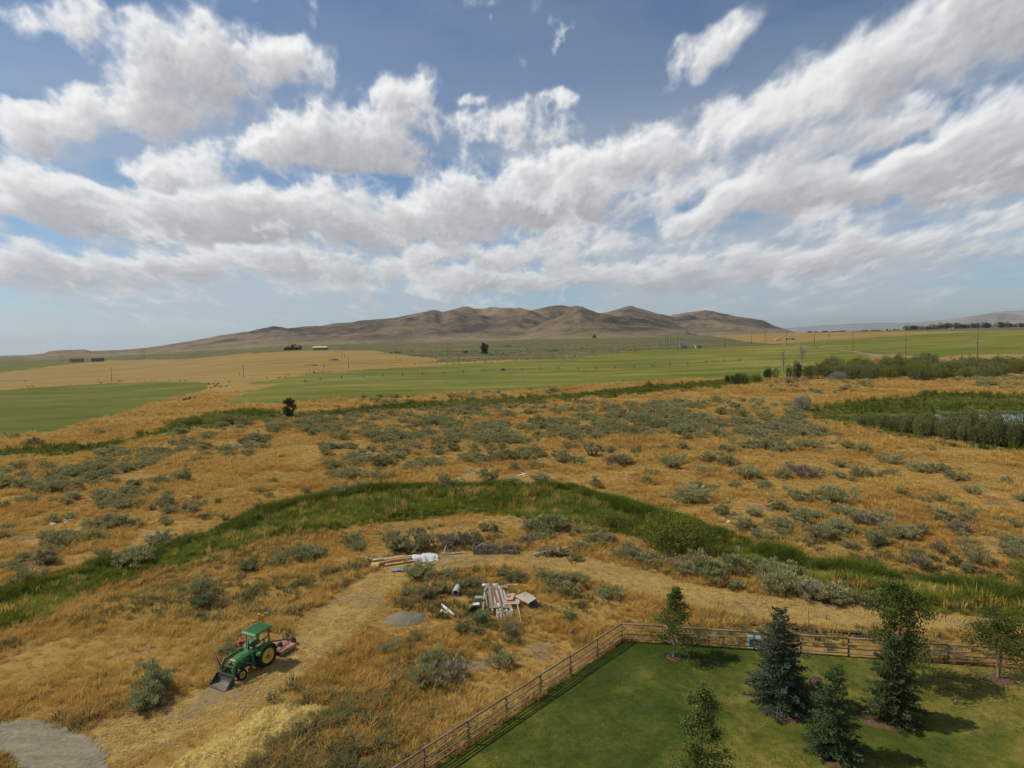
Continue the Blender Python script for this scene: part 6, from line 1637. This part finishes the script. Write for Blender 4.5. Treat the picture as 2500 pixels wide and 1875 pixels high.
def build_far():
    g = np.random.default_rng(44)
    left_l = 'plain wooden utility pole in the line along the stubble field'
    for px, py, top in ((273, 932, 897), (595, 921, 891), (851, 900, 875), (1121, 890, 865), (1350, 877, 853), (1550, 860, 836)): pole(px, py, top, left_l, 1, 'poles along the stubble field')
    for px, py, top, lab, low, tr in ((1770, 848, 822, 'short utility pole beside the substation shed', False, False), (2082, 857, 808, 'utility pole at the road bend between the hay fields', False, False), (2211, 873, 805, 'utility pole with a low crossarm beside the dirt road', True, False), (2386, 877, 792, 'tall utility pole with two low crossarms and a transformer can', True, True)): pole(px, py, top, lab, 1, None, low, tr)
    for px, py, top in ((1834, 842, 810), (1868, 842, 807), (1920, 843, 810), (1988, 846, 807)): pole(px, py, top, 'utility pole at the edge of the golden field', 1, 'poles at the golden field')
    pole(2025, 823, 812, 'tiny utility pole far out in the golden field')
    pole(2348, 877, 850, 'bare short post beside the tall transformer pole', 0); pole(2321, 876, 865, 'stub post near the bare short post', 0)
    for px, py, top, lab in ((152, 883, 864, 'two-post power pylon beside the hay stacks'), (350, 877, 852, 'two-post power pylon beyond the stubble crest'), (838, 874, 845, 'two-post power pylon on the stubble next to the houses'), (1095, 866, 834, 'two-post power pylon on the sage plain')):
        P = gpx(px, py); h = height_px(P, top); w = 5.5 * m_per_px(P); t = thing('power_pylon', P, lab, 'pylon'); r = max(.16, .28 * m_per_px(P))
        for s in (-.5, .5): MB().tube([(s * w, 0, -.3), (s * w, 0, h)], [r, r * .8], 6).part('post', M_POLE, t, True)
        MB().box((0, -.2, h * .88), (w * 2.1, r, r)).part('crossarm', M_POLE, t)
    # houses
    def house(px, py, w, h, label, wall, roof, extra=0, rz=0.0):
        P = gpx(px, py); m = m_per_px(P); W, H = w * m, h * m; t = thing('farmhouse', P, label, 'house', None, rz); D_ = W * .45
        wl = MB().box((0, 0, H * .28), (W * .78, D_, H * .56)).part('wall', wall, t)
        rf = MB(); e = .46 * W; rf.add([(-e, -D_ * .62, H * .52), (e, -D_ * .62, H * .52), (e, D_ * .62, H * .52), (-e, D_ * .62, H * .52), (-e * .72, 0, H * .92), (e * .72, 0, H * .92)], [(0, 1, 5, 4), (2, 3, 4, 5), (1, 2, 5), (3, 0, 4), (3, 2, 1, 0)])
        r_ = rf.part('roof', roof, t); MB().box((W * .1, 0, H * .95), (W * .05, W * .05, H * .22)).part('chimney', wall, r_)
        if extra: MB().box((-W * .46, 0, H * .22), (W * .22, D_ * .7, H * .44)).part('wing', wall, t); MB().add([(-.6 * W, -D_ * .45, H * .42), (-.32 * W, -D_ * .45, H * .42), (-.32 * W, D_ * .45, H * .42), (-.6 * W, D_ * .45, H * .42), (-.46 * W, 0, H * .66)], [(0, 1, 4), (1, 2, 4), (2, 3, 4), (3, 0, 4), (3, 2, 1, 0)]).part('wing_roof', roof, t); MB().prism([(-.1 * W, H * .6), (.1 * W, H * .6), (0, H * 1.0)], -D_ * .66, 0).part('dormer', roof, t)
        for k in range(5): f = MB().box((W * (-.31 + k * .155), -D_ / 2 - .04, H * .30), (W * .07, .08, H * .22)).part('window' if k != 2 else 'door', M_DARK, t)
    m_red = plain_mat('red_brown_siding', (.16, .065, .05), .8, .2, .5); m_tan = plain_mat('tan_siding', (.42, .30, .19), .8, .2, .5); m_roofd = plain_mat('brown_roof', (.15, .075, .06), .9, .2, .4); m_rooft = plain_mat('tan_roof', (.46, .36, .25), .9, .2, .4)
    house(718, 855, 40, 14, 'dark red-brown farmhouse on the stubble crest', m_red, m_roofd, 1); house(783, 854.5, 42, 11, 'tan low farmhouse beside the red-brown one', m_tan, m_rooft)
    P = gpx(747, 855.5); t = thing('small_shed', P, 'tiny pale shed between the two farmhouses', 'shed'); k = m_per_px(P); MB().box((0, 0, k * 1.2), (8 * k, 4 * k, 2.4 * k)).part('wall', M_WHITE, t); MB().prism([(-4.4 * k, 2.4 * k), (4.4 * k, 2.4 * k), (0, 3.6 * k)], -2.2 * k, 2.2 * k).part('roof', m_rooft, t)
    # hay stacks
    m_hay = plain_mat('stacked_hay', (.27, .22, .11), .95, .3, .4)
    for px, py, w, h, lab in ((188, 884, 34, 8.5, 'long stack of hay bales beside the pylon'), (239, 883, 30, 8.5, 'darker stack of hay bales at the field corner')):
        P = gpx(px, py); k = m_per_px(P); t = thing('hay_stack', P, lab, 'hay stack'); n = 9
        for i in range(n):
            for j in range(4): MB().box(((i - (n - 1) / 2) * w * k / n + g.normal(0, .08), g.normal(0, .15), (j + .5) * h * k / 4), (w * k / n * .97, 3.5, h * k / 4 * .96)).part('bale', m_hay if px < 200 else M_DARKHAY, t)
    # wheel lines standing in the hay field
    for pts, lab in (([(745, 934), (783, 929), (834, 925), (888, 922), (935, 919.5), (982, 918), (1031, 916), (1083, 913), (1131, 910), (1181, 908), (1228, 906), (1274, 904), (1320, 902), (1363, 901), (1411, 903), (1456, 901)], 'long wheel-line sprinkler standing across the big hay field'), ([(1502, 900), (1548, 898), (1592, 896), (1636, 893), (1679, 890), (1724, 887), (1768, 884), (1806, 881)], 'shorter wheel-line sprinkler farther along the big hay field')):
        W_ = [gpx(*p) for p in pts]; o = W_[0]; t = thing('wheel_line', o, lab, 'sprinkler')
        mb = MB(); mb.tube([w - o + np.array([0, 0, .95]) for w in W_], .13, 6); mb.part('pipe', M_GALV, t)
        for i, w in enumerate(W_):
            d = W_[min(i + 1, len(W_) - 1)] - W_[max(i - 1, 0)]; a = math.atan2(d[1], d[0]); R_ = rotz(a - math.pi / 2); c = w - o + np.array([0, 0, .95])
            mb = MB(); ring = [c + R_ @ np.array([.95 * math.cos(q), 0, .95 * math.sin(q)]) for q in np.linspace(0, 6.2832, 15)]; mb.tube(ring, .10, 4, False)
            for q in range(0, 14, 2): mb.bar(c, ring[q], .07)
            mb.part('wheel', M_DARK, t)
        if pts[0][0] < 800: c = gpx(1228, 906) - o; MB().box(c + (0, 0, .8), (2.6, 1.6, .7)).box(c + (.6, 0, 1.4), (.9, .8, .6)).part('drive_unit', M_DARK, t)
    # substation and shed
    P = gpx(1645, 851); t = thing('substation', P, 'small electrical substation with tall poles at the hay field edge', 'substation'); k = m_per_px(P)
    for px, top in ((1612, 833), (1625, 817), (1631, 818), (1638, 816), (1654.5, 820), (1663.5, 823), (1670, 829)):
        Q = gpx(px, 851.5) - P; MB().tube([Q + (0, 0, -.2), Q + (0, 0, (851 - top) * k)], .20, 6).part('post', M_POLE, t)
    for x0, x1, y in ((1622, 1631, 834), (1626, 1640, 840), (1632, 1648, 841), (1650, 1678, 835), (1652, 1672, 842)): A, B = gpx(x0, 851.5) - P, gpx(x1, 851.5) - P; MB().bar(A + (0, 0, (851 - y) * k), B + (0, 0, (851 - y) * k), .28).part('beam', M_GALV, t)
    Q = gpx(1668, 851.5) - P
    for i in range(4):
        for s in (0, 1): MB().bar(Q + np.array([-3.5 + i * 2.6, s * 3, 0]), Q + np.array([-3.5 + i * 2.6, s * 3, 13 * k]), .25).part('lattice_post', M_GALV, t)
    for z in (4, 8, 13): MB().bar(Q + np.array([-3.5, 0, z * k]), Q + np.array([4.3, 0, z * k]), .25).part('lattice_beam', M_GALV, t)
    for i in range(3): MB().box(Q + np.array([-2 + i * 2.4, 1.5, 1.8]), (1.7, 1.7, 3.4)).part('transformer', M_GALV, t)
    P = gpx(1706, 849.5); k = m_per_px(P); t = thing('white_shed', P, 'small white flat-roofed shed beside the substation', 'shed'); MB().box((0, 0, 3.1 * k), (16 * k, 8 * k, 6.2 * k)).part('wall', M_WHITE, t); MB().box((0, -.3, 7.0 * k), (20 * k, 10 * k, 1.3 * k)).part('roof', M_WHITE, t); MB().box((1.5 * k, -4.1 * k, 2.5 * k), (8 * k, .1, 4.6 * k)).part('door', M_DARKGREY, t)
    # trailers on the golden field
    for px, py, w, lab in ((1902, 831, 13, 'white truck parked on the golden field'), (1928, 829.5, 24, 'long silver trailer parked on the golden field')):
        P = gpx(px, py); k = m_per_px(P); t = thing('parked_truck' if w < 20 else 'trailer', P, lab, 'truck' if w < 20 else 'trailer')
        MB().box((0, 0, 2.9 * k), (w * k, 2.6, 3.0 * k)).part('box', M_WHITE if w < 20 else M_GALV, t, bevel=.1); 
        if w < 20: MB().box((-w * k * .62, 0, 2.0 * k), (w * k * .22, 2.4, 2.4 * k)).part('cab', M_WHITE, t, bevel=.15)
        for s in (-.35, .25, .38): MB().tube([(s * w * k, -1.2, .8 * k), (s * w * k, 1.2, .8 * k)], .8 * k, 10).part('wheel', M_RUBBER, t)
    P = gpx(1615, 933); t = thing('white_tank', P, 'small white tank at the edge of the big hay field', 'tank'); k = m_per_px(P); MB().tube([(-1.4 * k, 0, 2 * k), (1.4 * k, 0, 2 * k)], 1.7 * k, 12).part('drum', M_WHITE, t, True); MB().box((0, 0, .4 * k), (2 * k, 1.5 * k, .9 * k)).part('cradle', M_DARK, t)
    # brush and rock heaps; on the stubble, dark rocks stand in for a ditch hole
    m_rock = plain_mat('dark_rock', (.10, .075, .06), .95, .4, 2)
    for px, py, w, h, lab in ((470, 976, 46, 10, 'brown brush pile on the dirt strip between hay fields'), (210, 1096, 76, 16, 'dark rusty rock heap beside the far ditch'), (760, 893, 34, 5, 'dark rocks standing in for a ditch hole on the stubble field'), (965, 862, 28, 6, 'dark rock heap on the plain beyond the stubble'), (1240, 846, 15, 4, 'dark mound on the sage plain'), (815, 880, 24, 5, 'brush heap next to the power pylon on the stubble'), (1350, 858, 30, 4, 'dark brush line on the sage plain'), (1005, 858, 16, 3, 'tiny rock heap on the sage plain')):
        P = gpx(px, py); k = m_per_px(P); t = thing('rock_heap', P, lab, 'rock heap')
        for i in range(26):
            u = g.uniform(-1, 1); s = h * k * g.uniform(.18, .42); c = np.array([u * w * k * .45, g.normal(0, .8), g.uniform(.1, .75) * h * k * (1 - u * u * .7)])
            R_ = rotz(g.uniform(0, 6)) @ rotx(g.uniform(-.6, .6)) @ roty(g.uniform(-.6, .6)); MB().box(c, (s * g.uniform(1, 2.2), s, s * g.uniform(.6, 1)), R_, g.uniform(.5, .9)).part('rock', m_rock if i % 3 else M_GREYWOOD if px in (470, 815) else m_rock, t)


M_DARKHAY = plain_mat('dark_hay', (.15, .125, .07), .95, .3, .4)
build_far()

# ------------------------------------------------------------------ the air between
def build_haze():
    # a flat closed box: bottom under the lowest ground, top above the highest crest
    x, y0, y1, z0, z1 = 62000.0, -62000.0, 62000.0, -12.0, 1400.0
    V = [(-x, y0, z0), (x, y0, z0), (x, y1, z0), (-x, y1, z0), (-x, y0, z1), (x, y0, z1), (x, y1, z1), (-x, y1, z1)]
    F = [(0, 3, 2, 1), (4, 5, 6, 7), (0, 1, 5, 4), (1, 2, 6, 5), (2, 3, 7, 6), (3, 0, 4, 7)]
    m = bpy.data.materials.new('haze'); m.use_nodes = True
    t = m.node_tree; t.nodes.clear(); N = Nt(t)
    v = N.n('ShaderNodeVolumePrincipled'); v.inputs['Color'].default_value = (.80, .90, 1.0, 1); v.inputs['Density'].default_value = HAZE
    v.inputs['Anisotropy'].default_value = 0.2
    o = N.n('ShaderNodeOutputMaterial'); N.l(v.outputs[0], o.inputs['Volume'])
    link('haze', make_mesh('haze', V, np.array(F), False, [m]), kind='stuff', label='thin blue haze filling the air over the plain', cat='haze')


HAZE = 2.6e-5
build_haze()
